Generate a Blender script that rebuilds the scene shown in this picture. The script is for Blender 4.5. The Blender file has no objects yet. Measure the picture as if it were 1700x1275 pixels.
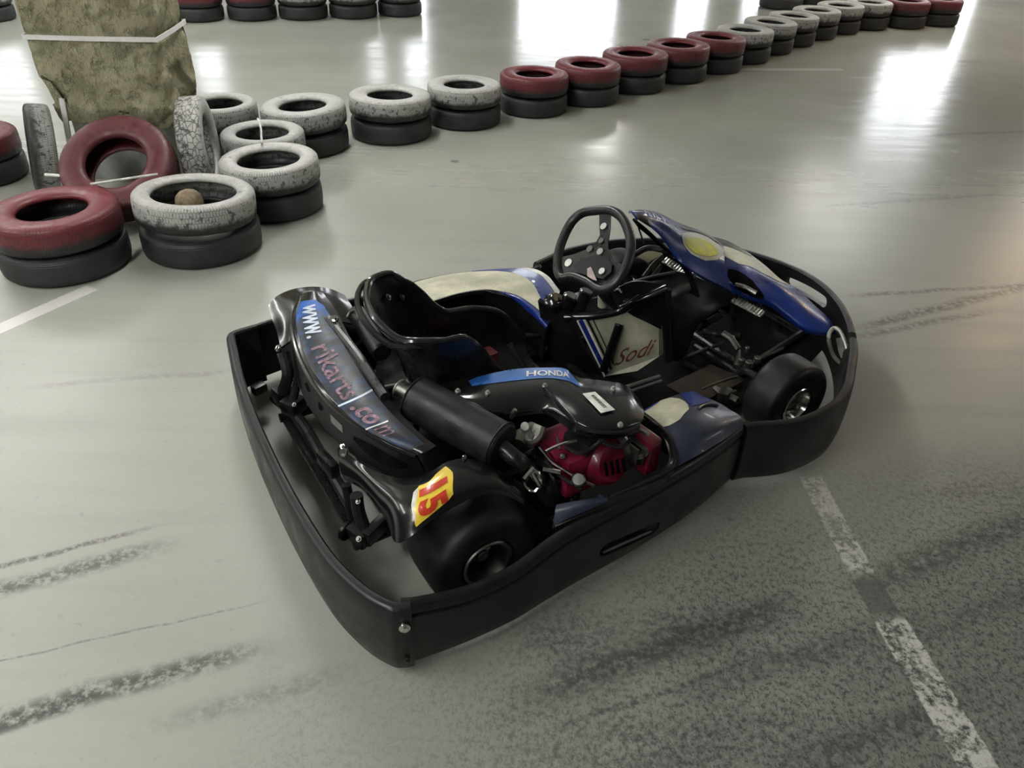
import bpy, bmesh, math, random
from math import sin, cos, pi, radians, sqrt, atan2
from mathutils import Vector, Matrix
random.seed(7)
S = bpy.context.scene
COL = S.collection
V = Vector

# ------------------------------------------------------------------ nodes
class NT:
    def __init__(s, name):
        s.m = bpy.data.materials.new(name); s.m.use_nodes = True
        s.t = s.m.node_tree; s.n = s.t.nodes; s.l = s.t.links
        s.bsdf = s.n['Principled BSDF']; s._oc = None
    def put(s, sock, val):
        if hasattr(val, 'is_output'): s.l.new(val, sock)
        elif isinstance(val, (tuple, list)) and sock.type == 'RGBA' and len(val) == 3: sock.default_value = (*val, 1)
        else: sock.default_value = val
    def node(s, typ, ins=None, **kw):
        n = s.n.new(typ)
        for k, v in kw.items(): setattr(n, k, v)
        for k, v in (ins or {}).items(): s.put(n.inputs[k], v)
        return n
    def oc(s):
        if s._oc is None: s._oc = s.n.new('ShaderNodeTexCoord').outputs['Object']
        return s._oc
    def math(s, op, a, b=0.0, c=0.0, clamp=False):
        n = s.n.new('ShaderNodeMath'); n.operation = op; n.use_clamp = clamp
        s.put(n.inputs[0], a); s.put(n.inputs[1], b); s.put(n.inputs[2], c); return n.outputs[0]
    def mul(s, a, b): return s.math('MULTIPLY', a, b)
    def add(s, a, b): return s.math('ADD', a, b, clamp=False)
    def sub(s, a, b): return s.math('SUBTRACT', a, b)
    def mx(s, a, b): return s.math('MAXIMUM', a, b)
    def noise(s, scale, detail=4, rough=.55, vec=None, dist=0):
        n = s.node('ShaderNodeTexNoise', {'Scale': scale, 'Detail': detail, 'Roughness': rough, 'Distortion': dist})
        s.l.new(vec if vec is not None else s.oc(), n.inputs['Vector']); return n.outputs['Fac']
    def mapping(s, loc=(0,0,0), rot=(0,0,0), sc=(1,1,1)):
        n = s.node('ShaderNodeMapping', {'Location': loc, 'Rotation': rot, 'Scale': sc}); s.l.new(s.oc(), n.inputs['Vector']); return n.outputs[0]
    def rng(s, v, a, b, c=0.0, d=1.0, smooth=True):
        n = s.n.new('ShaderNodeMapRange'); n.interpolation_type = 'SMOOTHSTEP' if smooth else 'LINEAR'
        s.put(n.inputs[0], v); s.put(n.inputs[1], a); s.put(n.inputs[2], b); s.put(n.inputs[3], c); s.put(n.inputs[4], d); return n.outputs[0]
    def mix(s, f, a, b):
        n = s.n.new('ShaderNodeMix'); n.data_type = 'RGBA'
        s.put(n.inputs[0], f); s.put(n.inputs[6], a); s.put(n.inputs[7], b); return n.outputs[2]
    def bump(s, h, strength=.3, dist=.01):
        n = s.node('ShaderNodeBump', {'Strength': strength, 'Distance': dist}); s.l.new(h, n.inputs['Height']); s.l.new(n.outputs[0], s.bsdf.inputs['Normal']); return n
    def sep(s, v=None):
        n = s.n.new('ShaderNodeSeparateXYZ'); s.l.new(v if v is not None else s.oc(), n.inputs[0]); return n.outputs
    def set(s, **k):
        names = {'color': 'Base Color', 'rough': 'Roughness', 'metal': 'Metallic', 'spec': 'Specular IOR Level', 'coat': 'Coat Weight', 'coatr': 'Coat Roughness'}
        for a, v in k.items(): s.put(s.bsdf.inputs[names[a]], v)
        return s

def simple(name, color, rough=.5, metal=0, var=.25, scale=14, coat=0, spec=.5, bump=0, rvar=.25):
    t = NT(name); n = t.noise(scale, 5, .6)
    f = t.rng(n, .35, .7)
    hi = tuple(min(1, c*(1+var)+.004) for c in color); lo = tuple(c*(1-var) for c in color)
    t.set(color=t.mix(f, lo, hi), rough=t.rng(n, .3, .7, max(.03, rough*(1-rvar)), min(1, rough*(1+rvar))), metal=metal, coat=coat, spec=spec)
    if bump: t.bump(t.noise(scale*6, 3), bump, .004)
    return t.m

def scuffed(name, color, rough, sc_color, amount=.12, coat=.0, stretch=(1, 9, 9), spec=.5):
    t = NT(name); n = t.noise(7, 5, .6)
    s = t.noise(16, 6, .65, t.mapping(sc=stretch), .3)
    m = t.mul(t.rng(s, .60, .70), amount*4)
    base = t.mix(t.rng(n, .35, .7), tuple(c*.75 for c in color), tuple(c*1.25 for c in color))
    t.set(color=t.mix(m, base, sc_color), rough=t.rng(n, .3, .7, rough*.75, rough*1.3), coat=coat, coatr=.08, spec=spec)
    t.bump(t.noise(70, 3), .06, .003)
    return t.m

M = {}
M['bumper'] = scuffed('bumper_plastic', (.008, .008, .009), .40, (.06, .06, .062), .08, spec=.40)
M['gloss'] = scuffed('black_gloss_plastic', (.006, .006, .007), .20, (.06, .06, .062), .06, coat=.4)
M['satin'] = scuffed('black_satin_plastic', (.007, .007, .008), .38, (.045, .045, .045), .08, spec=.38)
M['tray'] = simple('black_filler_tray', (.003, .003, .003), .75, spec=.2)
M['frame'] = simple('black_frame_paint', (.012, .012, .013), .32)
M['seat'] = simple('black_seat_shell', (.006, .006, .007), .32, coat=.05)
M['piping'] = simple('black_piping', (.012, .012, .013), .22, coat=.4)
M['rubber'] = simple('kart_tyre_rubber', (.009, .009, .010), .55, var=.4, scale=9, bump=.15, spec=.35)
M['grip'] = simple('wheel_rim_leather', (.014, .014, .015), .34, bump=.12)
M['chrome'] = simple('bright_steel', (.62, .62, .60), .18, 1)
M['steel'] = simple('dull_steel', (.20, .20, .19), .40, 1)
M['pedal'] = simple('ribbed_pedal_steel', (.66, .66, .63), .30, 1)
M['alloy'] = simple('cast_alloy', (.42, .42, .38), .45, .7)
M['muffler'] = simple('muffler_black', (.010, .011, .011), .48, bump=.2, spec=.35)
M['red'] = simple('engine_red', (.17, .006, .030), .36, coat=.3, var=.45)
M['darkred'] = simple('dark_red_paint', (.10, .006, .01), .5)
M['blue'] = scuffed('blue_body', (.010, .032, .19), .30, (.05, .07, .16), .05, coat=.12, spec=.35)
M['navy'] = scuffed('navy_body', (.020, .026, .050), .38, (.12, .13, .15), .12, coat=.1, spec=.4)
M['royal'] = scuffed('royal_blue_sticker', (.008, .028, .20), .3, (.05, .07, .15), .05, coat=.3)
M['sky'] = scuffed('mid_blue_sticker', (.02, .12, .42), .3, (.12, .25, .5), .10, coat=.3)
M['cream'] = scuffed('cream_sticker', (.58, .56, .43), .45, (.05, .05, .05), .16, coat=.0, spec=.3, stretch=(2, 10, 10))
M['white'] = simple('white_sticker', (.72, .72, .68), .35)
M['yellow'] = simple('yellow_sticker', (.66, .66, .04), .5, spec=.25)
M['num_yellow'] = simple('number_yellow', (.85, .62, .06), .28, coat=.3, var=.08)
M['num_red'] = simple('number_red', (.62, .05, .02), .3, coat=.3, var=.1)
M['pink'] = simple('faded_pink_lettering', (.26, .15, .20), .55, var=.6, scale=60)
M['lightblue'] = simple('pale_lettering', (.60, .68, .80), .4, var=.2)
M['tank'] = scuffed('translucent_tank', (.40, .40, .31), .38, (.12, .08, .05), .06, stretch=(4, 4, 4))
M['script'] = simple('faded_red_script', (.16, .045, .03), .5, var=.4, scale=50)
M['grey'] = simple('grey_plastic', (.12, .12, .12), .4)

def faded_blue():
    t = NT('worn_blue_strip'); z = t.sep()
    n = t.noise(11, 6, .65)
    w = t.rng(t.add(z[1], t.mul(t.sub(n, .5), .5)), .27, .40)
    worn = t.mix(t.rng(t.noise(26, 5, .6), .42, .62), (.018, .020, .024), (.022, .045, .095))
    t.set(color=t.mix(w, worn, (.03, .13, .48)), rough=t.rng(n, .3, .7, .32, .5), spec=.35)
    return t.m
M['strip'] = faded_blue()

# ------------------------------------------------------------------ geometry
def crv(pts, n, closed=False):
    """n points evenly spaced in parameter along a Catmull-Rom curve"""
    P = [V(p) for p in pts]; m = len(P); out = []
    segs = m if closed else m-1
    for i in range(n):
        s = i/(n if closed else n-1)*segs; k = min(int(s), segs-1); t = s-k
        g = (lambda j: P[j % m]) if closed else (lambda j: P[min(max(j, 0), m-1)])
        p0, p1, p2, p3 = g(k-1), g(k), g(k+1), g(k+2)
        if not closed:
            if k == 0: p0 = p1*2-p2
            if k == m-2: p3 = p2*2-p1
        out.append(.5*((2*p1)+(-p0+p2)*t+(2*p0-5*p1+4*p2-p3)*t*t+(-p0+3*p1-3*p2+p3)*t**3))
    return out

def mesh_obj(name, verts, faces, mat, parent=None, smooth=True, loc=None, sharp=35):
    me = bpy.data.meshes.new(name)
    me.from_pydata([tuple(v) for v in verts], [], faces); me.update()
    bm = bmesh.new(); bm.from_mesh(me)
    bmesh.ops.recalc_face_normals(bm, faces=bm.faces)
    if smooth:
        for f in bm.faces: f.smooth = True
        for e in bm.edges:
            if len(e.link_faces) == 2 and e.calc_face_angle(0) > radians(sharp): e.smooth = False
    bm.to_mesh(me); bm.free()
    if mat is not None: me.materials.append(mat)
    o = bpy.data.objects.new(name, me); COL.objects.link(o)
    if parent is not None: o.parent = parent
    if loc is not None: o.location = loc
    return o

class MB:
    """collects pieces into ONE mesh"""
    def __init__(s): s.v = []; s.f = []
    def addg(s, verts, faces):
        b = len(s.v); s.v += [V(v) for v in verts]; s.f += [tuple(i+b for i in f) for f in faces]; return s
    def grid(s, g, cu=False, cv=False):
        nv, nu = len(g), len(g[0]); vs = [p for r in g for p in r]; fs = []
        for j in range(nv if cv else nv-1):
            for i in range(nu if cu else nu-1):
                a, b = j*nu+i, j*nu+(i+1) % nu; c, d = ((j+1) % nv)*nu+(i+1) % nu, ((j+1) % nv)*nu+i
                fs.append((a, b, c, d))
        return s.addg(vs, fs)
    def tube(s, pts, r, n=10, closed=False, res=None, cap=True, rr=None):
        res = res or (len(pts)*5 if len(pts) > 2 else 2)
        C = crv(pts, res, closed) if len(pts) > 2 else [V(p) for p in pts]
        m = len(C); rings = []; prev = None
        for i, c in enumerate(C):
            if closed: d = C[(i+1) % m]-C[i-1]
            else: d = C[min(i+1, m-1)]-C[max(i-1, 0)]
            d = d.normalized()
            if prev is None:
                a = V((0, 0, 1)) if abs(d.z) < .9 else V((1, 0, 0)); x = d.cross(a).normalized()
            else: x = (prev-d*prev.dot(d)).normalized()
            prev = x; y = d.cross(x)
            q = rr(i/(m-1)) if rr else r
            rings.append([c+x*cos(2*pi*k/n)*q+y*sin(2*pi*k/n)*q for k in range(n)])
        b = len(s.v); s.grid(rings, cu=True, cv=closed)
        if cap and not closed:
            s.f.append(tuple(b+k for k in range(n))); s.f.append(tuple(b+(m-1)*n+k for k in range(n)))
        return s
    def cyl(s, p0, p1, r, r2=None, n=20, bev=.0):
        p0, p1 = V(p0), V(p1); d = (p1-p0); L = d.length; d = d/L; r2 = r if r2 is None else r2
        a = V((0, 0, 1)) if abs(d.z) < .9 else V((1, 0, 0)); x = d.cross(a).normalized(); y = d.cross(x)
        prof = [(0, r-bev), (bev, r), (L-bev, r2), (L, r2-bev)] if bev else [(0, r), (L, r2)]
        rings = [[p0+d*h+(x*cos(2*pi*k/n)+y*sin(2*pi*k/n))*q for k in range(n)] for h, q in prof]
        b = len(s.v); s.grid(rings, cu=True); m = len(rings)
        s.f.append(tuple(b+k for k in range(n))); s.f.append(tuple(b+(m-1)*n+k for k in range(n)))
        return s
    def box(s, c, size, rot=None, bev=.004):
        bm = bmesh.new(); bmesh.ops.create_cube(bm, size=1)
        for v in bm.verts: v.co = V((v.co.x*size[0], v.co.y*size[1], v.co.z*size[2]))
        if bev: bmesh.ops.bevel(bm, geom=bm.edges[:], offset=bev, segments=2, affect='EDGES', profile=.6)
        Rm = rot.to_matrix() if hasattr(rot, 'to_matrix') else (Matrix.Rotation(rot or 0, 3, 'Z') if not isinstance(rot, Matrix) else rot)
        bm.verts.index_update()
        s.addg([Rm @ v.co+V(c) for v in bm.verts], [tuple(v.index for v in f.verts) for f in bm.faces]); bm.free(); return s
    def prism(s, poly, off):
        """planar outline extruded by the vector off"""
        n = len(poly); P = [V(p) for p in poly]; o = V(off)
        b = len(s.v); s.v += P+[p+o for p in P]
        s.f += [tuple(b+i for i in range(n)), tuple(b+n+i for i in range(n))]
        s.f += [(b+i, b+(i+1) % n, b+n+(i+1) % n, b+n+i) for i in range(n)]
        return s
    def lathe(s, prof, c=(0,0,0), axis='y', n=40, closed=True):
        rings = []
        for k in range(n):
            a = 2*pi*k/n; ring = []
            for q, h in prof:
                if axis == 'y': p = (q*cos(a), h, q*sin(a))
                elif axis == 'z': p = (q*cos(a), q*sin(a), h)
                else: p = (h, q*cos(a), q*sin(a))
                ring.append(V(p)+V(c))
            rings.append(ring)
        return s.grid(rings, cu=closed, cv=True)
    def build(s, name, mat, parent=None, smooth=True, loc=None, sharp=35): return mesh_obj(name, s.v, s.f, mat, parent, smooth, loc, sharp)

class Patch:
    """smooth surface through rows of 3D points"""
    def __init__(s, rows, nu=40, nv=16):
        s.rows = [[V(p) for p in r] for r in rows]; s.nu, s.nv = nu, nv
    def ev(s, u, v):
        def at(P, t):
            m = len(P)-1; t = min(max(t, 0), 1)*m; k = min(int(t), m-1); f = t-k
            p1, p2 = P[k], P[k+1]; p0 = P[k-1] if k else p1*2-p2; p3 = P[k+2] if k < m-1 else p2*2-p1
            return .5*((2*p1)+(-p0+p2)*f+(2*p0-5*p1+4*p2-p3)*f*f+(-p0+3*p1-3*p2+p3)*f**3)
        return at([at(r, u) for r in s.rows], v)
    def nrm(s, u, v):
        e = .004
        a = s.ev(min(u+e, 1), v)-s.ev(max(u-e, 0), v); b = s.ev(u, min(v+e, 1))-s.ev(u, max(v-e, 0))
        n = a.cross(b)
        return n.normalized() if n.length > 1e-12 else V((0, 0, 1))
    def side(s):                                                     # +1 when the surface normal leaves the kart upwards
        n = V((0, 0, 0))
        for u in (.2, .5, .8):
            for v in (.2, .5, .8): n += s.nrm(u, v)
        return 1 if n.dot(V((-.45, -.55, .7))) > 0 else -1
    def solid(s, name, mat, parent, th=.008, flip=1):
        sd = s.side()*flip
        top = [[s.ev(i/(s.nu-1), j/(s.nv-1)) for i in range(s.nu)] for j in range(s.nv)]
        bot = [[top[j][i]-s.nrm(i/(s.nu-1), j/(s.nv-1))*sd*th for i in range(s.nu)] for j in range(s.nv)]
        mb = MB(); mb.grid(top); b = len(mb.v); mb.grid(bot)
        nu, nv = s.nu, s.nv
        ring = [(0, i) for i in range(nu)]+[(j, nu-1) for j in range(1, nv)]+[(nv-1, i) for i in range(nu-2, -1, -1)]+[(j, 0) for j in range(nv-2, 0, -1)]
        idx = [j*nu+i for j, i in ring]
        for k in range(len(idx)):
            a, c = idx[k], idx[(k+1) % len(idx)]; mb.f.append((a, c, c+b, a+b))
        return mb.build(name, mat, parent, sharp=50)
    def decal(s, spans, nu=24, nv=6, off=.0015):
        """grid over spans [(u, v_low, v_high), ...] lying on the surface"""
        sd = s.side(); rows = []
        for j in range(nv):
            row = []
            for i in range(nu):
                t = i/(nu-1)*(len(spans)-1); k = min(int(t), len(spans)-2); f = t-k
                a, b = spans[k], spans[k+1]
                u = a[0]+(b[0]-a[0])*f; lo = a[1]+(b[1]-a[1])*f; hi = a[2]+(b[2]-a[2])*f
                v = lo+(hi-lo)*j/(nv-1)
                row.append(s.ev(u, v)+s.nrm(u, v)*sd*off)
            rows.append(row)
        return rows
    def mark(s, spans, name, mat, parent, nu=24, nv=6, off=.0015):
        top = s.decal(spans, nu, nv, off); mb = MB().grid(top)
        return mb.build(name, mat, parent)
    def disc(s, u, v, ru, rv, name, mat, parent, off=.0018, n=13):
        sp = []
        for k in range(n):
            a = -1+2*k/(n-1); h = sqrt(max(0, 1-a*a)); sp.append((u+ru*a, v-rv*h, v+rv*h))
        return s.mark(sp, name, mat, parent, 26, 5, off)
    def text(s, txt, u0, v0, du, dv, name, mat, parent, off=.0025, bold=.0):
        """lettering wrapped on the surface: baseline from (u0,v0) running du, cap height dv"""
        vs, fs, w, h = glyphs(txt, bold); sd = s.side(); out = []
        for x, y in vs:
            u = u0+du[0]*x/w+dv[0]*y/h; v = v0+du[1]*x/w+dv[1]*y/h
            out.append(s.ev(u, v)+s.nrm(u, v)*sd*off)
        return mesh_obj(name, out, fs, mat, parent, smooth=False)

def glyphs(txt, bold=0, shear=0):
    cu = bpy.data.curves.new('lettering', 'FONT'); cu.body = txt; cu.size = 1; cu.offset = bold; cu.resolution_u = 3; cu.shear = shear
    o = bpy.data.objects.new('lettering', cu); COL.objects.link(o)
    dg = bpy.context.evaluated_depsgraph_get(); me = bpy.data.meshes.new_from_object(o.evaluated_get(dg))
    bm = bmesh.new(); bm.from_mesh(me); bmesh.ops.triangulate(bm, faces=bm.faces[:])
    for _ in range(4):                                               # short edges, so that lettering follows curved panels
        long = [e for e in bm.edges if e.calc_length() > .12]
        if not long: break
        bmesh.ops.subdivide_edges(bm, edges=long, cuts=1); bmesh.ops.triangulate(bm, faces=bm.faces[:])
    bm.to_mesh(me); bm.free()
    vs = [(v.co.x, v.co.y) for v in me.vertices]; fs = [tuple(p.vertices) for p in me.polygons]
    bpy.data.objects.remove(o); bpy.data.curves.remove(cu); bpy.data.meshes.remove(me)
    x0 = min(v[0] for v in vs); y0 = min(v[1] for v in vs)
    vs = [(x-x0, y-y0) for x, y in vs]
    return vs, fs, max(v[0] for v in vs), max(v[1] for v in vs)

def flat_text(txt, o, ax, ay, name, mat, parent, n=None, shear=0, bold=0):
    """lettering in the plane spanned by ax (full width) and ay (full height)"""
    vs, fs, w, h = glyphs(txt, bold, shear); o, ax, ay = V(o), V(ax), V(ay)
    return mesh_obj(name, [o+ax*(x/w)+ay*(y/h) for x, y in vs], fs, mat, parent, smooth=False)

def empty(name, loc, rz=0):
    o = bpy.data.objects.new(name, None); COL.objects.link(o); o.location = loc; o.rotation_euler = (0, 0, rz); o.empty_display_size = .2
    return o
def tag(o, label, cat, group=None, kind=None):
    o['label'] = label; o['category'] = cat
    if group: o['group'] = group
    if kind: o['kind'] = kind
    return o

def cut(o, cutters):
    """subtract closed cutter meshes, leaving a plain mesh"""
    for c in cutters:
        m = o.modifiers.new('cut', 'BOOLEAN'); m.object = c; m.operation = 'DIFFERENCE'; m.solver = 'EXACT'
    bpy.context.view_layer.update()
    dg = bpy.context.evaluated_depsgraph_get()
    me = bpy.data.meshes.new_from_object(o.evaluated_get(dg))
    o.modifiers.clear(); old = o.data; o.data = me; me.name = old.name
    for c in cutters: bpy.data.objects.remove(c)
    bm = bmesh.new(); bm.from_mesh(me)
    for f in bm.faces: f.smooth = True
    for e in bm.edges:
        e.smooth = not (len(e.link_faces) == 2 and e.calc_face_angle(0) > radians(35))
    bm.to_mesh(me); bm.free()
    return o

# ================================================================== the kart
KO = (0.189,2.338,0); KA = 0.56388
kart = empty('go_kart', KO, KA)
tag(kart, 'black and blue rental go-kart with red engine standing alone on the grey floor', 'go-kart')

def band(name, path, zt, zb, th, mat, n=90, groove=False, rnd=.012):
    """upright bumper band; path runs so that the outside lies to its right"""
    C = crv([(p[0], p[1], p[2] if len(p) > 2 else zt) for p in path], n)
    rings = []
    for i, c in enumerate(C):
        d = C[min(i+1, n-1)]-C[max(i-1, 0)]; d.z = 0; d.normalize(); o = V((d.y, -d.x, 0)); t = c.z; z = zb
        pr = [(-th, z), (-.014, z), (-.004, z+.012), (.002, z+.05), (.004, (t+z)/2), (.003, t-.06)]
        if groove: pr += [(.002, t-.046), (-.006, t-.042), (-.006, t-.034), (.002, t-.030)]
        pr += [(.001, t-rnd), (-.005, t-.003), (-.012, t), (-th+.006, t), (-th, t-.006)]
        rings.append([V((c.x+o.x*a, c.y+o.y*a, h)) for a, h in pr])
    mb = MB(); m = len(rings[0]); mb.grid(rings, cu=True); mb.f.append(tuple(range(m))); mb.f.append(tuple((n-1)*m+k for k in range(m)))
    return mb.build(name, mat, kart, sharp=40)

def stadium(p0, p1, r, depth_dir, depth):
    """closed stadium-shaped cutter from p0 to p1, radius r, along depth_dir"""
    p0, p1, dd = V(p0), V(p1), V(depth_dir).normalized(); ax = (p1-p0).normalized(); ay = dd.cross(ax).normalized()
    poly = [p0+(-ax*sin(a)+ay*cos(a))*r for a in [pi*k/8 for k in range(9)]]+[p1+(ax*sin(a)-ay*cos(a))*r for a in [pi*k/8 for k in range(9)]]
    mb = MB().prism([p-dd*depth/2 for p in poly], dd*depth)
    return mb.build('cutter', None, kart, smooth=False)

# -- perimeter
rear_path = [(-.90, .712), (-.955, .708), (-.99, .70), (-1.012, .675), (-1.03, .58), (-1.055, .42), (-1.078, .18), (-1.09, -.08), (-1.09, -.30), (-1.078, -.50), (-1.045, -.64), (-1.008, -.715), (-.985, -.735), (-.955, -.746)]
rear_path = rear_path[::-1]
rear_path = [(x, y, .26) for x, y in rear_path]
# outside must lie to the right of travel: from the right rear corner towards the left the outside (-x) is on the left, so travel the other way
rb = band('rear_bumper', rear_path[::-1], .26, .02, .03, M['bumper'], 110)
def bolt(p, d, r, name, parent, mat='chrome'):
    p, d = V(p), V(d).normalized(); mb = MB()
    mb.cyl(p-d*.004, p+d*.004, r, n=20, bev=.001); mb.cyl(p+d*.003, p+d*.010, r*.62, n=6, bev=.001)
    return mb.build(name, M[mat], parent)
bolt((-.976, -.749, .205), (-.4, -1, .1), .014, 'bolt', rb)
bolt((-.974, -.745, .075), (-.4, -1, .1), .008, 'bolt', rb, 'frame')
side_r = [(-.972, -.728, .262), (-.93, -.742, .258), (-.80, -.755, .236), (-.67, -.757, .240), (-.56, -.745, .262), (-.45, -.735, .274), (-.25, -.720, .278), (-.02, -.692, .276), (.12, -.662, .268), (.20, -.640, .262), (.245, -.629, .26), (.275, -.632, .26)]
sb = band('side_bumper', side_r, .26, .03, .028, M['bumper'], 110, groove=True)
slot0, slot1 = (-0.356,-0.722,0.124), (-0.163,-0.705,0.095)
cut(sb, [stadium(slot0, slot1, .024, (0, 1, 0), .2)])
MB().tube([V(slot0)+V((-.0, .002, -.022)), V(slot1)+V((0, .002, -.022))], .004, 8).build('slot_highlight', M['grey'], sb)  # grey tube standing in for the highlight on the lower slot edge
MB().box((V(slot0)+V(slot1))/2+V((0, .03, 0)), (.24, .012, .075), -.15).build('slot_backing', M['satin'], sb)
side_l = [(.275, .634, .26), (.25, .628, .255), (.12, .664, .255), (-.02, .695, .255), (-.25, .725, .255), (-.45, .738, .255), (-.67, .748, .25), (-.80, .742, .25), (-.90, .728, .25), (-.96, .716, .25)]
band('side_bumper', side_l, .26, .03, .028, M['bumper'], 90)
front_path = [(.247, -.640), (.29, -.650), (.34, -.672), (.42, -.698), (.52, -.705), (.62, -.692), (.73, -.648), (.84, -.575), (.96, -.487), (1.075, -.378), (1.18, -.243), (1.25, -.09), (1.268, .06), (1.235, .21), (1.165, .37), (1.06, .50), (.92, .60), (.76, .675), (.60, .705), (.46, .705), (.34, .675), (.28, .658)]
fb = band('front_bumper', [(x, y, .26) for x, y in front_path], .26, .03, .03, M['bumper'], 150, rnd=.016)
cut(fb, [stadium((1.205,0.086,0.19), (1.205,-0.133,0.205), .024, (1, -.1, -.1), .3),
         stadium((0.992,-0.4,0.263), (0.989,-0.43,0.222), .018, (.7, -.8, 0), .3)])
# clamp ring bracket inside the front bumper
MB().tube([(0.973,-0.35,0.22), (1.012,-0.334,0.24), (1.011,-0.369,0.24), (0.995,-0.424,0.2), (0.986,-0.465,0.14), (1.013,-0.419,0.12), (0.991,-0.381,0.15)], .008, 8, closed=True, res=40).build('mounting_loop', M['alloy'], fb)
MB().prism([(1.006,-0.36,0.21), (1.014,-0.373,0.22), (1,-0.415,0.18), (0.996,-0.443,0.14), (1.007,-0.411,0.14), (0.998,-0.392,0.17)], (.004, -.004, 0)).build('mounting_plate', M['alloy'], fb)

# -- chassis
mb = MB()
for y in (-.27, .27):
    mb.tube([(-.95, y*1.25, .09), (-.60, y*1.2, .09), (-.2, y, .075), (.35, y, .075), (.72, y*.8, .085), (1.12, y*.55, .10)], .017, 10, res=30)
for x, y in ((-.93, .33), (-.45, .31), (.12, .27), (.70, .23), (1.1, .15)): mb.tube([(x, -y, .085), (x, y, .085)], .016, 10)
for s in (-1, 1):
    mb.tube([(.33, .27*s, .08), (.25, .45*s, .10), (.10, .60*s, .12), (-.15, .66*s, .13), (-.35, .62*s, .12), (-.42, .33*s, .09)], .013, 8, res=30)
    mb.tube([(1.1, .10*s, .10), (1.2, .10*s, .13), (1.225, .0, .14)], .012, 8, res=14)
mb.build('chassis_frame', M['frame'], kart)
MB().prism([(-.56, -.30, .058), (-.48, -.66, .058), (.0, -.63, .058), (.22, -.56, .058), (.36, -.36, .058), (.80, -.36, .062), (1.10, -.26, .075), (1.20, 0, .08), (1.10, .26, .075), (.80, .36, .062), (.36, .36, .058), (.22, .56, .058), (.0, .63, .058), (-.48, .66, .058), (-.56, .40, .058), (-.70, .30, .058), (-.79, .20, .058), (-.79, -.40, .058), (-.60, -.40, .058)], (0, 0, .006)).build('floor_tray', M['tray'], kart)  # tray stretched as black filler to darken the gaps under the kart
ax = MB().tube([(-.684, -.60, .16), (-.684, .60, .16)], .02, 14)
ax = ax.build('rear_axle', M['steel'], kart)
for y in (-.30, .30): MB().box((-.684, y, .145), (.10, .03, .13), bev=.01).build('axle_bearing', M['frame'], ax)
MB().cyl((-.684, -.36, .16), (-.684, -.366, .16), .105, n=32).build('brake_disc', M['steel'], ax)

def wheel(x, y, r, w, rim, name='kart_tyre'):
    """tyre with rim and nut, own frame at its centre, axle along y; outer face towards sign(y)"""
    s = 1 if y > 0 else -1; h = w/2
    prof = [(rim, -h*.86), (rim+.012, -h*.97), (r*.80, -h*1.02), (r*.93, -h*.95), (r*.985, -h*.80), (r, -h*.5), (r*1.003, 0), (r, h*.5), (r*.985, h*.80), (r*.93, h*.95), (r*.80, h*1.02), (rim+.012, h*.97), (rim, h*.86)]
    prof2 = []
    for k in range(len(prof)-1):
        a, b = prof[k], prof[k+1]; prof2 += [a, ((a[0]+b[0])/2, (a[1]+b[1])/2)]
    prof2.append(prof[-1])
    t = MB().lathe(prof2, n=56, closed=True).build(name, M['rubber'], kart, loc=(x, y, r), sharp=60)
    o = s*h
    rp = [(rim+.004, o*.95), (rim+.001, o*.99), (rim-.006, o*.97), (rim-.010, o*.80), (rim-.016, o*.35), (rim*.55, o*.28), (rim*.42, o*.45), (.018, o*.48), (.018, -o*.3), (rim*.6, -o*.3), (rim-.004, -o*.4), (rim-.002, -o*.9), (rim+.006, -o*.93)]
    rimo = MB().lathe(rp, n=40, closed=True).build('wheel_rim', M['chrome'] if r < .155 else M['steel'], t, sharp=30)
    MB().cyl((0, o*.45, 0), (0, o*.68, 0), .017, n=20, bev=.003).build('hub', M['steel'], t)
    for k in range(3):
        a = 2*pi*k/3+.4; MB().cyl((rim*.36*cos(a), o*.44, rim*.36*sin(a)), (rim*.36*cos(a), o*.56, rim*.36*sin(a)), .007, n=6, bev=.001).build('wheel_nut', M['chrome'], t)
    return t
wheel(-.684, -.545, .16, .20, .072); wheel(-.684, .545, .16, .20, .072)
fw = wheel(.615, -.480, .15, .13, .066); wheel(.615, .480, .15, .13, .066)
for s in (-1, 1): MB().tube([(.615, .42*s, .15), (.615, .30*s, .15), (.615, .25*s, .10)], .014, 10, res=12).build('stub_axle', M['frame'], kart)
tr = MB()
tr.tube([(0.681,-0.279,0.17), (0.829,-0.27,0.17)], .006, 8); tr.tube([(0.737,-0.093,0.15), (0.692,-0.175,0.14), (0.623,-0.239,0.13)], .012, 8)
tr.tube([(0.662,-0.109,0.2), (0.672,-0.146,0.19), (0.67,-0.192,0.17)], .013, 8); tr.tube([(0.543,-0.058,0.1), (0.647,-0.063,0.11)], .006, 8); tr.tube([(0.66,-0.078,0.12), (0.723,-0.072,0.12)], .007, 8)
tr.build('steering_linkage', M['steel'], kart)
for p, r in (((0.681,-0.279,0.17), .014), ((0.659,-0.266,0.15), .016), ((0.647,-0.24,0.15), .012), ((0.699,-0.208,0.17), .010), ((0.645,-0.078,0.18), .010), ((0.739,-0.016,0.22), .012)):
    MB().cyl(V(p)-V((0, 0, .012)), V(p)+V((0, 0, .012)), r, n=12, bev=.003).build('ball_joint', M['steel'], kart)
br = MB()
for a, b, r in (((0.733,0.082,0.1), (0.715,-0.043,0.24), .014), ((0.834,0.015,0.22), (0.832,-0.01,0.12), .012), ((0.638,-0.007,0.09), (0.654,-0.259,0.09), .015), ((0.516,-0.057,0.085), (0.587,-0.281,0.085), .013), ((0.712,0.028,0.12), (0.769,-0.111,0.15), .016)):
    br.tube([a, b], r, 10)
br.build('pedal_bracket', M['frame'], kart)

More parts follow.
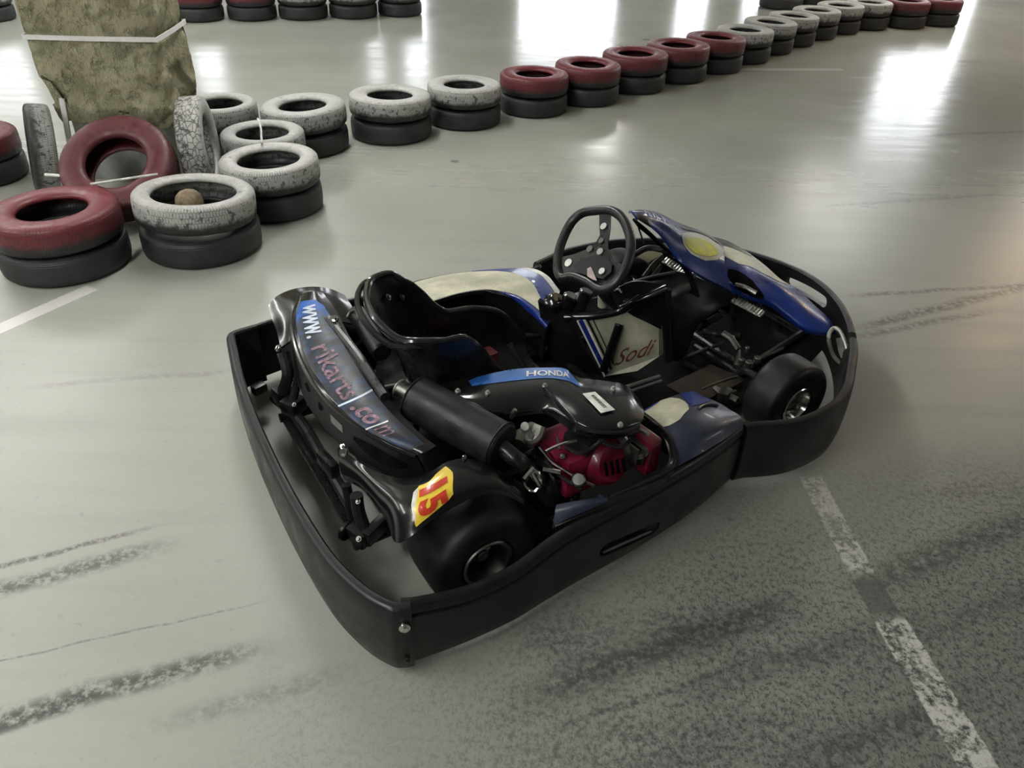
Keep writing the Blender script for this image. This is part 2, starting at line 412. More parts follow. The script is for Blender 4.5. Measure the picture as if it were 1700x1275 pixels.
# -- seat
def seat():
    L = [(-0.544,0.25,0.585), (-0.457,0.25,0.511), (-0.36,0.25,0.397), (-0.241,0.25,0.374), (-0.128,0.25,0.324), (-0.033,0.22,0.208)]
    R = [(-0.636,-0.13,0.564), (-0.599,-0.14,0.559), (-0.545,-0.14,0.544), (-0.49,-0.14,0.538), (-0.435,-0.14,0.488), (-0.358,-0.12,0.367)]
    C = [(-0.695,0.06,0.593), (-.595, .06, .40), (-.545, .06, .22), (-.42, .06, .13), (-.22, .06, .115), (-.04, .06, .14)]
    rows = []
    for k in range(6):
        l, r, c = V(L[k]), V(R[k]), V(C[k])
        if k == 0:
            row = [l, (-0.623,0.205,0.606), (-0.669,0.14,0.598), c, (-0.698,-0.02,0.584), (-0.674,-0.09,0.564), r]
        else:
            def mid(e, a, bz, by): return V((e.x+(c.x-e.x)*a, e.y+(c.y-e.y)*by, e.z+(c.z-e.z)*bz))
            row = [l, mid(l, .45, .55, .06), mid(l, .85, .93, .42), c, mid(r, .85, .93, .42), mid(r, .45, .55, .06), r]
        rows.append([V(p) for p in row])
    P = Patch(rows, 44, 40)
    s = P.solid('seat', M['seat'], kart, .012, flip=1)
    edge = [P.ev(0, 1-k/12) for k in range(13)]+[P.ev(k/10, 0) for k in range(1, 10)]+[P.ev(1, k/12) for k in range(13)]
    MB().tube(edge, .0115, 10, res=120).build('seat_piping', M['piping'], s)
    back = [V(p)+V((-.028, .004, -.012)) for p in [P.ev(0, .12), P.ev(0, .02)]+[P.ev(k/8, .0) for k in range(1, 8)]+[P.ev(1, .06), P.ev(1, .25)]]
    MB().tube(back, .010, 10, res=60).build('seat_piping', M['piping'], s)
    for u, v in ((.2, .10), (.12, .16), (.12, .62), (.3, .55)):
        bolt(P.ev(u, v)+V((.006, -.006, .004)), (.5, -.6, .5), .011, 'bolt', s, 'steel')
    return s
seat()
MB().tube([(-.60, -.16, .42), (-.70, -.22, .30), (-.76, -.26, .12)], .012, 8, res=14).build('seat_stay', M['frame'], kart)
MB().tube([(-.60, .24, .42), (-.70, .28, .30), (-.76, .28, .12)], .012, 8, res=14).build('seat_stay', M['frame'], kart)
MB().tube([(-0.033,0.22,0.217), (0.044,0.2,0.199), (0.065,0.19,0.19)], .010, 8, res=12).build('seat_stay', M['frame'], kart)
MB().tube([(-0.152,0.139,0.26), (-0.139,0.108,0.22), (-0.121,0.086,0.18)], .012, 8, res=12).build('seat_stay', M['frame'], kart)
MB().cyl((-0.645,0.321,0.43), (-0.669,0.056,0.43), .032, n=24, bev=.006).build('back_roller', M['satin'], kart)
MB().cyl((-0.747,0.207,0.455), (-0.744,0.123,0.455), .010, n=16, bev=.003).build('spacer_sleeve', M['alloy'], kart)
hb = MB(); hb.tube([(-0.699,0.256,0.46), (-0.683,0.267,0.47), (-0.668,0.264,0.47), (-0.664,0.246,0.46), (-0.666,0.233,0.44)], .006, 8, res=20); hb.build('hook', M['steel'], kart)
mb = MB(); mb.tube([(-0.753,0.286,0.455), (-0.754,0.006,0.455), (-0.765,-0.196,0.455)], .016, 10, res=20); mb.build('rear_crossbar', M['frame'], kart)
bolt((-0.747,0.244,0.475), (-.3, -.3, 1), .014, 'bolt', kart)

# -- rear fairing with its curved top strip
rows = [
 [(-0.693,0.508,0.43), (-0.707,0.351,0.45), (-0.724,0.224,0.455), (-0.742,0.075,0.455), (-0.753,-0.074,0.455), (-0.76,-0.206,0.455), (-0.758,-0.308,0.455), (-0.747,-0.39,0.45), (-0.729,-0.437,0.44)],
 [(-0.721,0.512,0.44), (-0.771,0.33,0.46), (-0.8,0.19,0.462), (-0.816,0.039,0.462), (-0.823,-0.109,0.462), (-0.821,-0.231,0.462), (-0.808,-0.326,0.462), (-0.787,-0.4,0.457), (-0.757,-0.451,0.445)],
 [(-0.748,0.538,0.43), (-0.821,0.359,0.45), (-0.861,0.197,0.452), (-0.878,0.035,0.452), (-0.882,-0.111,0.452), (-0.874,-0.226,0.452), (-0.853,-0.316,0.452), (-0.822,-0.386,0.447), (-0.782,-0.44,0.435)],
 [(-0.77,0.541,0.415), (-0.842,0.383,0.43), (-0.885,0.229,0.435), (-0.906,0.068,0.435), (-0.905,-0.091,0.435), (-0.887,-0.206,0.435), (-0.861,-0.296,0.435), (-0.827,-0.372,0.43), (-0.784,-0.427,0.42)],
]
RS = Patch(rows, 70, 14)
rf = RS.solid('rear_fairing', M['gloss'], kart, .012)
# lip edge roll
MB().tube([RS.ev(k/24, 1) for k in range(25)], .007, 8, res=90).build('lip_edge', M['gloss'], rf)
wall = [
 [(-0.771,0.542,0.41), (-0.842,0.389,0.42), (-0.884,0.234,0.425), (-0.905,0.074,0.425), (-0.904,-0.086,0.425), (-0.886,-0.201,0.425), (-0.86,-0.291,0.425), (-0.825,-0.367,0.42), (-0.78,-0.424,0.41)],
 [(-0.783,0.542,0.38), (-0.851,0.386,0.385), (-0.89,0.233,0.385), (-0.912,0.064,0.385), (-0.909,-0.097,0.385), (-0.89,-0.211,0.385), (-0.862,-0.301,0.385), (-0.825,-0.375,0.38), (-0.769,-0.428,0.375)],
 [(-0.803,0.555,0.33), (-0.865,0.377,0.335), (-0.905,0.209,0.335), (-0.924,0.037,0.335), (-0.918,-0.122,0.335), (-0.897,-0.234,0.335), (-0.864,-0.322,0.335), (-0.825,-0.392,0.335), (-0.759,-0.433,0.34)],
]
RW = Patch(wall, 60, 12)
rw = RW.solid('fairing_wall', M['satin'], rf, .008)
def dark_hole(patch, spans, name='vent_hole', parent=None, mat=None):
    return patch.mark(spans, name, mat or M['void'], parent, 16, 6, .0012)
M['void'] = simple('void_black', (.002, .002, .002), .9, spec=.05)
dark_hole(RW, [(.66, .42, .55), (.72, .33, .70), (.80, .28, .76), (.88, .32, .74), (.94, .42, .62)], 'vent_slot', rf)
dark_hole(RW, [(.365, .5, .55), (.385, .30, .6), (.405, .42, .5)], 'vent_slot', rf); dark_hole(RW, [(.455, .42, .62), (.47, .36, .6), (.485, .40, .46)], 'vent_slot', rf)
dark_hole(RW, [(.20, .55, .6), (.25, .45, .95), (.30, .6, .95), (.33, .8, .9)], 'vent_slot', rf)
RW.mark([(.53, .32, .58), (.60, .34, .58)], 'moulded_plate', M['grey'], rf, 10, 4, .002)
RS.mark([(.05, .34, .74), (.09, .18, .80), (.16, .14, .82), (.26, .14, .80), (.40, .14, .78), (.55, .14, .78), (.70, .14, .76), (.86, .14, .72), (.95, .2, .66)], 'sticker_strip', M['strip'], rf, 70, 8, .0012)
RS.text('www.', .075, .62, (.17, 0), (0, -.26), 'lettering', M['lightblue'], rf, bold=.02)
RS.text('rikarts', .29, .62, (.255, 0), (0, -.34), 'lettering', M['pink'], rf, bold=.01)
RS.text('.co', .585, .62, (.125, 0), (0, -.26), 'lettering', M['pink'], rf, bold=.03)
RS.text('m', .745, .62, (.06, 0), (0, -.24), 'lettering', M['pink'], rf)
RS.mark([(.553, .14, .80), (.562, .14, .80)], 'divider_line', M['lightblue'], rf, 4, 10, .002)
RS.mark([(.722, .30, .78), (.730, .30, .78)], 'divider_line', M['white'], rf, 4, 10, .002)
bolt((-0.912,0.345,0.36), (-.8, .2, .6), .013, 'bolt', rf); bolt((-0.916,-0.241,0.35), (-.8, -.1, .6), .015, 'bolt', rf); bolt((-0.914,-0.236,0.365), (-.6, -.1, .8), .008, 'bolt', rf)

# mudguards
MG = [
 [(-0.923,-0.209,0.345), (-0.905,-0.298,0.36), (-0.877,-0.38,0.37), (-0.835,-0.452,0.385), (-0.776,-0.481,0.4), (-0.708,-0.467,0.4), (-0.653,-0.481,0.395), (-0.601,-0.52,0.375), (-0.566,-0.558,0.34)],
 [(-0.933,-0.239,0.325), (-0.914,-0.327,0.345), (-0.892,-0.424,0.365), (-0.857,-0.501,0.39), (-0.798,-0.533,0.41), (-0.727,-0.527,0.41), (-0.666,-0.538,0.4), (-0.615,-0.576,0.38), (-0.57,-0.601,0.34)],
 [(-0.934,-0.25,0.29), (-0.916,-0.342,0.315), (-0.902,-0.467,0.345), (-0.888,-0.552,0.375), (-0.831,-0.585,0.4), (-0.755,-0.58,0.405), (-0.68,-0.579,0.395), (-0.617,-0.604,0.37), (-0.575,-0.627,0.335)],
 [(-0.927,-0.25,0.26), (-0.906,-0.344,0.285), (-0.903,-0.486,0.3), (-0.916,-0.591,0.315), (-0.839,-0.611,0.365), (-0.757,-0.602,0.375), (-0.68,-0.594,0.37), (-0.614,-0.612,0.35), (-0.577,-0.639,0.325)],
]
MR = Patch(MG, 60, 22)
mg = MR.solid('mudguard', M['gloss'], kart, .007); mg['label'] = 'mudguard with yellow number sticker'
# number plate sticker on the guard
MR.mark([(.435, .42, .62), (.452, .30, .93), (.50, .28, .90), (.54, .16, .86), (.60, .10, .80), (.625, .30, .72)], 'number_sticker', M['num_yellow'], mg, 30, 14, .0015)
MR.mark([(.430, .40, .60), (.446, .34, .80), (.452, .34, .86)], 'sticker_edge', M['white'], mg, 8, 6, .002)
MR.text('1', .458, .395, (.005, .125), (.135, -.05), 'number_digit', M['num_red'], mg, .003, bold=.02)
MR.text('5', .462, .60, (.006, .27), (.130, -.05), 'number_digit', M['num_red'], mg, .003, bold=.05)
LG = [
 [(-0.844,0.685,0.335), (-0.803,0.692,0.36), (-0.741,0.684,0.375), (-0.677,0.656,0.38), (-0.625,0.627,0.37), (-0.587,0.597,0.35)],
 [(-0.859,0.609,0.33), (-0.816,0.609,0.36), (-0.76,0.597,0.385), (-0.697,0.584,0.39), (-0.641,0.544,0.38), (-0.597,0.501,0.355)],
 [(-0.87,0.517,0.325), (-0.835,0.501,0.355), (-0.786,0.496,0.38), (-0.716,0.495,0.385), (-0.65,0.47,0.375), (-0.604,0.418,0.35)],
 [(-0.89,0.409,0.32), (-0.857,0.402,0.34), (-0.816,0.404,0.36), (-0.735,0.418,0.37), (-0.661,0.387,0.365), (-0.608,0.36,0.34)],
]
Patch(LG, 36, 18).solid('mudguard', M['gloss'], kart, .007)
# brackets hanging below the fairing
bk = MB()
bk.tube([(-0.9,0.345,0.34), (-0.904,0.307,0.28), (-0.925,0.329,0.2)], .020, 10, res=14)
bk.tube([(-0.866,0.265,0.34), (-0.883,0.281,0.26), (-0.91,0.282,0.18)], .014, 10, res=14)
bk.box((-0.909,0.281,0.17), (.07, .06, .05), .5, .008); bk.box((-0.918,0.369,0.16), (.06, .05, .06), .2, .008)
bk.box((-0.962,0.53,0.1), (.05, .035, .035), .3, .006)
bk.tube([(-0.938,0.422,0.12), (-0.907,0.219,0.14), (-0.908,-0.007,0.14), (-0.911,-0.264,0.14)], .018, 10, res=20)
bk.build('rear_bracket', M['frame'], kart)
bk = MB()
bk.tube([(-0.921,-0.324,0.26), (-0.921,-0.328,0.2), (-0.918,-0.354,0.15)], .018, 10, res=14); bk.tube([(-0.93,-0.271,0.26), (-0.928,-0.282,0.14)], .014, 10)
bk.box((-0.926,-0.343,0.13), (.06, .07, .05), .3, .008); bk.box((-0.885,-0.356,0.14), (.10, .03, .05), .5, .006)
bk.cyl((-0.965,-0.305,0.13), (-0.956,-0.32,0.13), .028, n=18, bev=.004); bk.box((-0.936,-0.14,0.24), (.03, .09, .05), .15, .008)
bk.build('rear_bracket', M['frame'], kart)
for p, d in (((-0.948,-0.387,0.16), .009), ((-0.917,0.232,0.205), .008), ((-0.923,-0.34,0.25), .008)): bolt(p, (-.5, -.4, .7), d, 'bolt', kart, 'steel')

# -- exhaust
m0, m1 = V((-0.68,-0.205,0.43)), V((-0.552,-0.487,0.4)); md = (m1-m0).normalized()
mu = MB().cyl(m0, m1, .066, n=36, bev=.006).build('muffler', M['muffler'], kart)
MB().cyl(m0-md*.055, m0+md*.004, .030, n=24, bev=.003).build('outlet_pipe', M['steel'], mu)
MB().tube([m0-md*.056+V((0, 0, 0))+(md.cross(V((0, 0, 1))).normalized()*cos(a)+md.cross(V((0, 0, 1))).cross(md).normalized()*sin(a))*.028 for a in [2*pi*k/16 for k in range(16)]], .004, 6, closed=True, res=32).build('pipe_rim', M['alloy'], mu)
for q in (.02, .965):
    c = m0+(m1-m0)*q; x = md.cross(V((0, 0, 1))).normalized(); y = x.cross(md)
    MB().tube([c+(x*cos(a)+y*sin(a))*.067 for a in [2*pi*k/24 for k in range(24)]], .003, 6, closed=True, res=48).build('end_band', M['muffler'], mu)
MB().tube([(-0.678,-0.152,0.46), (-0.677,-0.198,0.45)], .004, 6).build('stay_rod', M['steel'], mu)
ex = MB(); ex.tube([m1-md*.02, m1+md*.05+V((0, 0, -.02)), V((-0.499,-0.504,0.33)), V((-0.447,-0.53,0.26))], .024, 12, res=18)
ex.build('exhaust_pipe', M['frame'], mu)
bolt((-0.664,-0.473,0.4), (-.3, -.8, .3), .007, 'bolt', mu)

# -- engine
en = MB()
en.box((-0.25,-0.487,0.27), (.30, .17, .14), .05, .02); en.box((-0.35,-0.472,0.3), (.12, .12, .07), .1, .012)
engine = en.build('engine', M['red'], kart)
rc = V((-0.249,-0.577,0.29)); rd = V((.12, -.85, .30)).normalized(); xa = V((0, 0, 1)).cross(rd).normalized(); ya = rd.cross(xa)
rec = MB().cyl(rc-rd*.05, rc+rd*.02, .085, .070, n=30, bev=.012).build('recoil_cover', M['red'], engine)
for k in range(4):
    p = rc+rd*.0215+xa*(-.035+.022*k)+ya*(-.005-.006*k)
    MB().box(p, (.010, .045, .004), Matrix((xa, ya, rd)).transposed(), .002).build('cooling_slot', M['void'], engine)
ck = MB(); ck.cyl((-0.175,-0.594,0.34), (-0.129,-0.579,0.28), .05, n=20, bev=.01); ck.tube([(-0.207,-0.533,0.36), (-0.206,-0.592,0.34), (-0.189,-0.601,0.26)], .014, 8, res=14)
ck.build('cylinder_head', M['steel'], engine)
MB().box((-0.142,-0.58,0.3), (.05, .12, .12), .1, .01).build('side_shroud', M['red'], engine)
cb = MB(); cb.tube([(-0.482,-0.45,0.36), (-0.462,-0.436,0.37), (-0.446,-0.449,0.36), (-0.426,-0.456,0.37), (-0.409,-0.447,0.39)], .020, 10, res=20); cb.cyl((-0.458,-0.447,0.4), (-0.468,-0.461,0.42), .013, n=14, bev=.002); cb.box((-0.431,-0.439,0.36), (.06, .05, .05), .4, .012)
cb.build('carburettor', M['alloy'], engine)
cl = MB(); cl.tube([(-0.522,-0.55,0.31), (-0.499,-0.543,0.32), (-0.476,-0.544,0.32), (-0.484,-0.572,0.31), (-0.501,-0.579,0.29), (-0.514,-0.563,0.29)], .007, 8, closed=True, res=36)
cl.tube([(-0.499,-0.555,0.33), (-0.496,-0.588,0.31)], .008, 8); cl.tube([(-0.527,-0.552,0.32), (-0.486,-0.534,0.33)], .010, 8); cl.tube([(-0.463,-0.55,0.33), (-0.422,-0.577,0.32)], .007, 8)
cl.build('pipe_clamp', M['chrome'], engine)
ln = MB(); ln.tube([(-0.44,-0.495,0.36), (-0.423,-0.541,0.33), (-0.401,-0.59,0.32), (-0.39,-0.605,0.31)], .004, 6, res=18); ln.tube([(-0.443,-0.531,0.37), (-0.395,-0.536,0.38), (-0.354,-0.552,0.39)], .005, 6, res=14); ln.tube([(-0.376,-0.636,0.31), (-0.358,-0.65,0.3)], .005, 6)
ln.tube([(-0.39,-0.51,0.385), (-0.406,-0.547,0.375)], .004, 6)
ln.build('throttle_linkage', M['steel'], engine)
MB().cyl((-0.394,-0.624,0.32), (-0.383,-0.616,0.3), .020, n=18, bev=.004).build('adjuster', M['steel'], engine)
MB().box((-0.3,-0.521,0.355), (.10, .09, .05), .3, .012).build('governor_cover', M['satin'], engine)
for pts in (((-0.385,-0.54,0.37), (-0.357,-0.571,0.36), (-0.316,-0.578,0.37), (-0.285,-0.581,0.39)), ((-0.438,-0.524,0.33), (-0.422,-0.579,0.31), (-0.389,-0.634,0.29)), ((-0.291,-0.585,0.38), (-0.25,-0.615,0.37), (-0.215,-0.621,0.39)), ((-0.463,-0.5,0.34), (-0.434,-0.52,0.31), (-0.429,-0.556,0.28), (-0.418,-0.564,0.24))):
    MB().tube(pts, .006, 8, res=18).build('cable', M['frame'], engine)
for k in range(3):
    p = V((-0.2,-0.605,0.32))+V((.022*k, -.004*k, -.006*k)); MB().box(p, (.006, .06, .06), .12, .001).build('cooling_fin', M['steel'], engine)
bx = MB(); bx.box((-0.407,-0.506,0.2), (.10, .10, .12), .2, .01); bx.box((-0.353,-0.533,0.22), (.02, .08, .10), .3, .006); bx.box((-0.412,-0.474,0.27), (.10, .08, .08), .2, .012)
bx.build('clutch_guard', M['frame'], engine)
MB().box((-0.302,0.118,0.22), (.16, .06, .10), .1, .01).build('fuel_pump', M['darkred'], engine)
bolt((-0.396,-0.547,0.345), (-.3, -.7, .6), .008, 'bolt', engine)

# -- engine cover with stickers
rows = [
 [(-0.642,-0.127,0.4), (-0.575,-0.173,0.425), (-0.484,-0.192,0.43), (-0.368,-0.224,0.435), (-0.275,-0.265,0.435), (-0.225,-0.299,0.435), (-0.208,-0.351,0.43), (-0.157,-0.397,0.43), (-0.11,-0.452,0.43), (-0.111,-0.518,0.42)],
 [(-0.651,-0.188,0.42), (-0.586,-0.233,0.44), (-0.506,-0.268,0.45), (-0.416,-0.303,0.455), (-0.325,-0.339,0.455), (-0.274,-0.381,0.455), (-0.25,-0.432,0.455), (-0.205,-0.481,0.455), (-0.163,-0.533,0.452), (-0.153,-0.585,0.44)],
 [(-0.623,-0.248,0.42), (-0.576,-0.307,0.45), (-0.518,-0.341,0.46), (-0.443,-0.364,0.46), (-0.362,-0.395,0.46), (-0.33,-0.454,0.465), (-0.312,-0.51,0.468), (-0.273,-0.559,0.465), (-0.225,-0.6,0.46), (-0.184,-0.619,0.445)],
 [(-0.577,-0.308,0.4), (-0.55,-0.364,0.43), (-0.508,-0.391,0.44), (-0.447,-0.405,0.44), (-0.385,-0.433,0.44), (-0.369,-0.499,0.45), (-0.358,-0.555,0.455), (-0.327,-0.6,0.455), (-0.267,-0.629,0.45), (-0.203,-0.629,0.44)],
 [(-0.552,-0.332,0.37), (-0.529,-0.379,0.4), (-0.489,-0.4,0.41), (-0.441,-0.412,0.415), (-0.388,-0.44,0.42), (-0.374,-0.495,0.42), (-0.365,-0.546,0.42), (-0.328,-0.596,0.42), (-0.264,-0.626,0.415), (-0.2,-0.632,0.42)],
]
EP = Patch(rows, 70, 24)
ec = EP.solid('engine_cover', M['gloss'], kart, .008)
EP.mark([(.20, .10, .24), (.24, .04, .24), (.34, .0, .235), (.45, .0, .23), (.56, .0, .24), (.605, .08, .25), (.64, .22, .255)], 'sticker_strip', M['sky'], ec, 40, 5, .0015)
EP.text('HONDA', .38, .185, (.19, -.0), (0, -.115), 'lettering', M['white'], ec, .003, bold=.02)
MB().tube([(-0.366,-0.4,0.475), (-0.367,-0.464,0.468), (-0.364,-0.52,0.458), (-0.363,-0.557,0.45), (-0.34,-0.6,0.45), (-0.275,-0.635,0.445), (-0.213,-0.636,0.44)], .0075, 8, res=40).build('cover_ridge', M['gloss'], ec)
def on_plane(pts, off): return [V(p)+V((0, 0, off)) for p in pts]
q = [(-0.285,-0.47,0.472), (-0.247,-0.478,0.47), (-0.249,-0.573,0.47), (-0.293,-0.568,0.472)]
MB().prism(q, (0, 0, .0015)).build('barcode_label', M['white'], ec, smooth=False)
A, B, Cc, D = [V(p)+V((0, 0, .0022)) for p in q]
bars = MB()
for k in range(16):
    s = .16+.68*k/16; w_ = .014 if k % 3 else .024
    P0 = A+(D-A)*s; P1 = B+(Cc-B)*s; dd = (D-A)*w_
    bars.prism([P0+(P1-P0)*.42, P0+(P1-P0)*.68, P0+(P1-P0)*.68+dd, P0+(P1-P0)*.42+dd], (0, 0, .0006))
bars.build('barcode', M['grey'], ec, smooth=False)
for p in ((-0.51,-0.326,0.462), (-0.572,-0.263,0.45), (-0.179,-0.475,0.455), (-0.349,-0.375,0.462), (-0.267,-0.622,0.458)): bolt(p, (0, -.1, 1), .008, 'bolt', ec, 'alloy')
MB().tube([(-0.488,-0.421,0.43), (-0.485,-0.424,0.45), (-0.479,-0.427,0.46)], .006, 8, res=8).build('cover_clip', M['steel'], ec)

# -- right side pod
rows = [
 [(-0.028,-0.45,0.3), (0.047,-0.435,0.3), (0.129,-0.428,0.295), (0.202,-0.43,0.285), (0.213,-0.447,0.28)],
 [(-0.045,-0.508,0.315), (0.021,-0.508,0.32), (0.098,-0.504,0.315), (0.178,-0.503,0.3), (0.238,-0.51,0.28)],
 [(-0.051,-0.562,0.32), (0.001,-0.576,0.33), (0.067,-0.582,0.33), (0.15,-0.576,0.315), (0.239,-0.562,0.285)],
 [(-0.069,-0.622,0.31), (-0.024,-0.642,0.32), (0.04,-0.647,0.325), (0.13,-0.636,0.315), (0.242,-0.607,0.285)],
 [(-0.105,-0.69,0.285), (-0.041,-0.688,0.29), (0.037,-0.679,0.29), (0.123,-0.666,0.29), (0.225,-0.635,0.275)],
]
SP = Patch(rows, 34, 24)
sp = SP.solid('side_pod', M['navy'], kart, .008); sp['label'] = 'navy side pod beside the red engine'
SP.mark([(.0, .02, .48), (.12, .02, .50), (.30, .0, .46), (.42, .02, .38), (.50, .10, .34), (.53, .18, .26)], 'cream_flash', M['cream'], sp, 20, 8, .0015)
SP.mark([(.56, .0, .30), (.70, .0, .30), (.88, .0, .24), (.96, .0, .10)], 'blue_flash', M['royal'], sp, 16, 6, .0015)
SP.mark([(.0, .0, .03), (.14, .0, .03), (.26, .0, .02)], 'blue_flash', M['royal'], sp, 10, 4, .0022)
MB().tube([SP.ev(.60+.28*k/10, .34-.0*k+.18*(k/10-.5)**2) + V((0, 0, .004)) for k in range(11)], .005, 8, res=24).build('pod_ridge', M['navy'], sp)
MB().tube([(-0.337,-0.695,0.285), (-0.242,-0.7,0.29), (-0.155,-0.699,0.295), (-0.106,-0.685,0.3), (-0.077,-0.646,0.315), (-0.057,-0.599,0.325), (-0.052,-0.543,0.325), (-0.036,-0.464,0.305)], .0075, 8, res=50).build('opening_rim', M['gloss'], sp)
ledge = [[(-0.511,-0.68,0.275), (-0.437,-0.689,0.285), (-0.351,-0.694,0.29), (-0.259,-0.696,0.29), (-0.172,-0.694,0.29), (-0.107,-0.684,0.295)],
         [(-0.522,-0.707,0.275), (-0.445,-0.714,0.285), (-0.361,-0.72,0.29), (-0.269,-0.721,0.29), (-0.181,-0.718,0.29), (-0.114,-0.704,0.29)]]
ld = Patch(ledge, 30, 4).solid('pod_ledge', M['satin'], sp, .02)
tail = [[(-0.479,-0.647,0.285), (-0.442,-0.667,0.295), (-0.396,-0.686,0.3), (-0.35,-0.7,0.295)],
        [(-0.504,-0.676,0.29), (-0.461,-0.694,0.3), (-0.409,-0.702,0.302), (-0.354,-0.71,0.296)],
        [(-0.521,-0.7,0.275), (-0.468,-0.706,0.285), (-0.41,-0.711,0.29), (-0.351,-0.713,0.29)]]
Patch(tail, 16, 8).solid('pod_tail', M['navy'], sp, .05)
inner = [[(-0.04,-0.465,0.3), (-0.046,-0.534,0.31), (-0.053,-0.586,0.31), (-0.074,-0.634,0.305), (-0.1,-0.67,0.29), (-0.147,-0.687,0.285)],
         [(.0, -.42, .14), (.04, -.45, .14), (.06, -.52, .14), (.05, -.58, .14), (.02, -.63, .14), (-.06, -.65, .14)]]
Patch(inner, 30, 8).solid('pod_inner_wall', M['satin'], sp, .006)

# -- left side pod
rows = [
 [(-0.276,0.76,0.24), (-0.213,0.731,0.26), (-0.085,0.712,0.265), (0.037,0.677,0.265), (0.157,0.632,0.265), (0.232,0.586,0.265), (0.25,0.508,0.265), (0.234,0.386,0.26)],
 [(-0.3,0.604,0.285), (-0.241,0.607,0.29), (-0.124,0.596,0.295), (-0.01,0.564,0.295), (0.087,0.5,0.295), (0.126,0.427,0.295), (0.136,0.354,0.29), (0.128,0.265,0.285)],
 [(-0.31,0.502,0.285), (-0.27,0.496,0.29), (-0.161,0.492,0.295), (-0.05,0.465,0.295), (0.021,0.383,0.295), (0.039,0.298,0.29), (0.042,0.234,0.285), (0.035,0.166,0.28)],
 [(-0.308,0.504,0.265), (-0.269,0.499,0.27), (-0.16,0.494,0.275), (-0.053,0.464,0.275), (0.009,0.376,0.275), (0.021,0.285,0.27), (0.02,0.219,0.265), (0.01,0.15,0.26)],
 [(-0.28,0.609,0.07), (-0.238,0.586,0.07), (-0.123,0.566,0.07), (-0.019,0.52,0.07), (0.052,0.449,0.07), (0.07,0.366,0.07), (0.066,0.296,0.07), (0.053,0.224,0.07)],
]
LP = Patch(rows, 60, 30)
lp = LP.solid('side_pod', M['satin'], kart, .008); lp['label'] = 'black side pod with scratched cream flash and blue edges'
LP.mark([(.0, .05, .5), (.14, .03, .50), (.28, .02, .50), (.42, .02, .5), (.50, .05, .5), (.58, .12, .5), (.70, .22, .49), (.80, .32, .49), (.92, .38, .48)], 'cream_flash', M['cream'], lp, 60, 8, .0015)
LP.mark([(.38, .0, .03), (.48, .0, .055), (.58, .0, .13), (.70, .01, .23), (.80, .06, .33), (.92, .12, .40), (1, .16, .50)], 'blue_flash', M['royal'], lp, 40, 6, .002)
LP.mark([(.40, .50, .53), (.55, .50, .72), (.70, .50, .75), (.80, .50, .74), (.92, .49, .72), (1, .5, .7)], 'blue_flash', M['royal'], lp, 40, 6, .002)
LP.mark([(.64, .0, .03), (.72, .0, .05), (.80, .0, .06), (.90, .0, .10), (1, .03, .14)], 'edge_highlight', M['white'], lp, 20, 4, .0025)  # white strip painted along the outer edge as its bright highlight

# -- steering shroud, tank and leg panel
T0, T1, T2, T3, T4, T5 = [V(p) for p in ((0.09,0.075,0.323), (0.246,-0.02,0.36), (0.341,-0.09,0.299), (0.353,-0.1,0.184), (0.284,-0.07,0.124), (0.203,0.02,0.072))]
tn = MB()
tn.prism([T0, T1, T2, T3, T4, T5], V((.05, .03, -.02)))
tank = tn.build('fuel_tank', M['tank'], kart, smooth=False)
def tq(a, b):                                                        # bilinear point on the tank's face
    top = T0+(T2-T0)*a; bot = T5+(T3-T5)*a
    return top+(bot-top)*b+V((-.0032, -.0036, .0018))
tn_n = (T2-T0).cross(T5-T0).normalized()
if tn_n.dot(V((-.5, -.6, .6))) < 0: tn_n = -tn_n
def strip(name, pts, mat, off=.003): return MB().prism([V(p)+tn_n*off for p in pts], tn_n*.002).build(name, mat, tank, smooth=False)
def lerp(a, b, t): return a+(b-a)*t
L0, L1 = T0, T5
R0 = lerp(T0, T1, .30); 
def stripe(a, b, m, nm):
    p = lerp(T0, T1, a); q = lerp(T0, T1, b); dn = (T5-T0)
    strip(nm, [p, q, q+dn*(1-b*.55), p+dn*(1-a*.55)], m)
stripe(.0, .035, M['white'], 'white_stripe'); stripe(.035, .125, M['royal'], 'blue_stripe'); stripe(.125, .175, M['white'], 'white_stripe'); stripe(.195, .225, M['void'], 'black_stripe'); stripe(.30, .315, M['void'], 'black_stripe')
s0, s1 = V((0.222,0,0.314))+tn_n*.012, V((0.185,0.015,0.117))+tn_n*.012
MB().tube([s0, s1], .0125, 12).build('tank_bar', M['gloss'], tank)
MB().tube([s0+V((.006, -.01, 0)), s1+V((.006, -.01, 0))], .006, 8).build('tank_bar_edge', M['void'], tank)
o_ = V((0.199,-0.035,0.158))+tn_n*.008; e_ = V((0.33,-0.095,0.21))+tn_n*.010; t_ = V((0.199,-0.035,0.222))+tn_n*.010
flat_text('Sodi', o_, e_-o_, (t_-o_)*1.05, 'lettering', M['script'], tank, shear=.45, bold=.005)
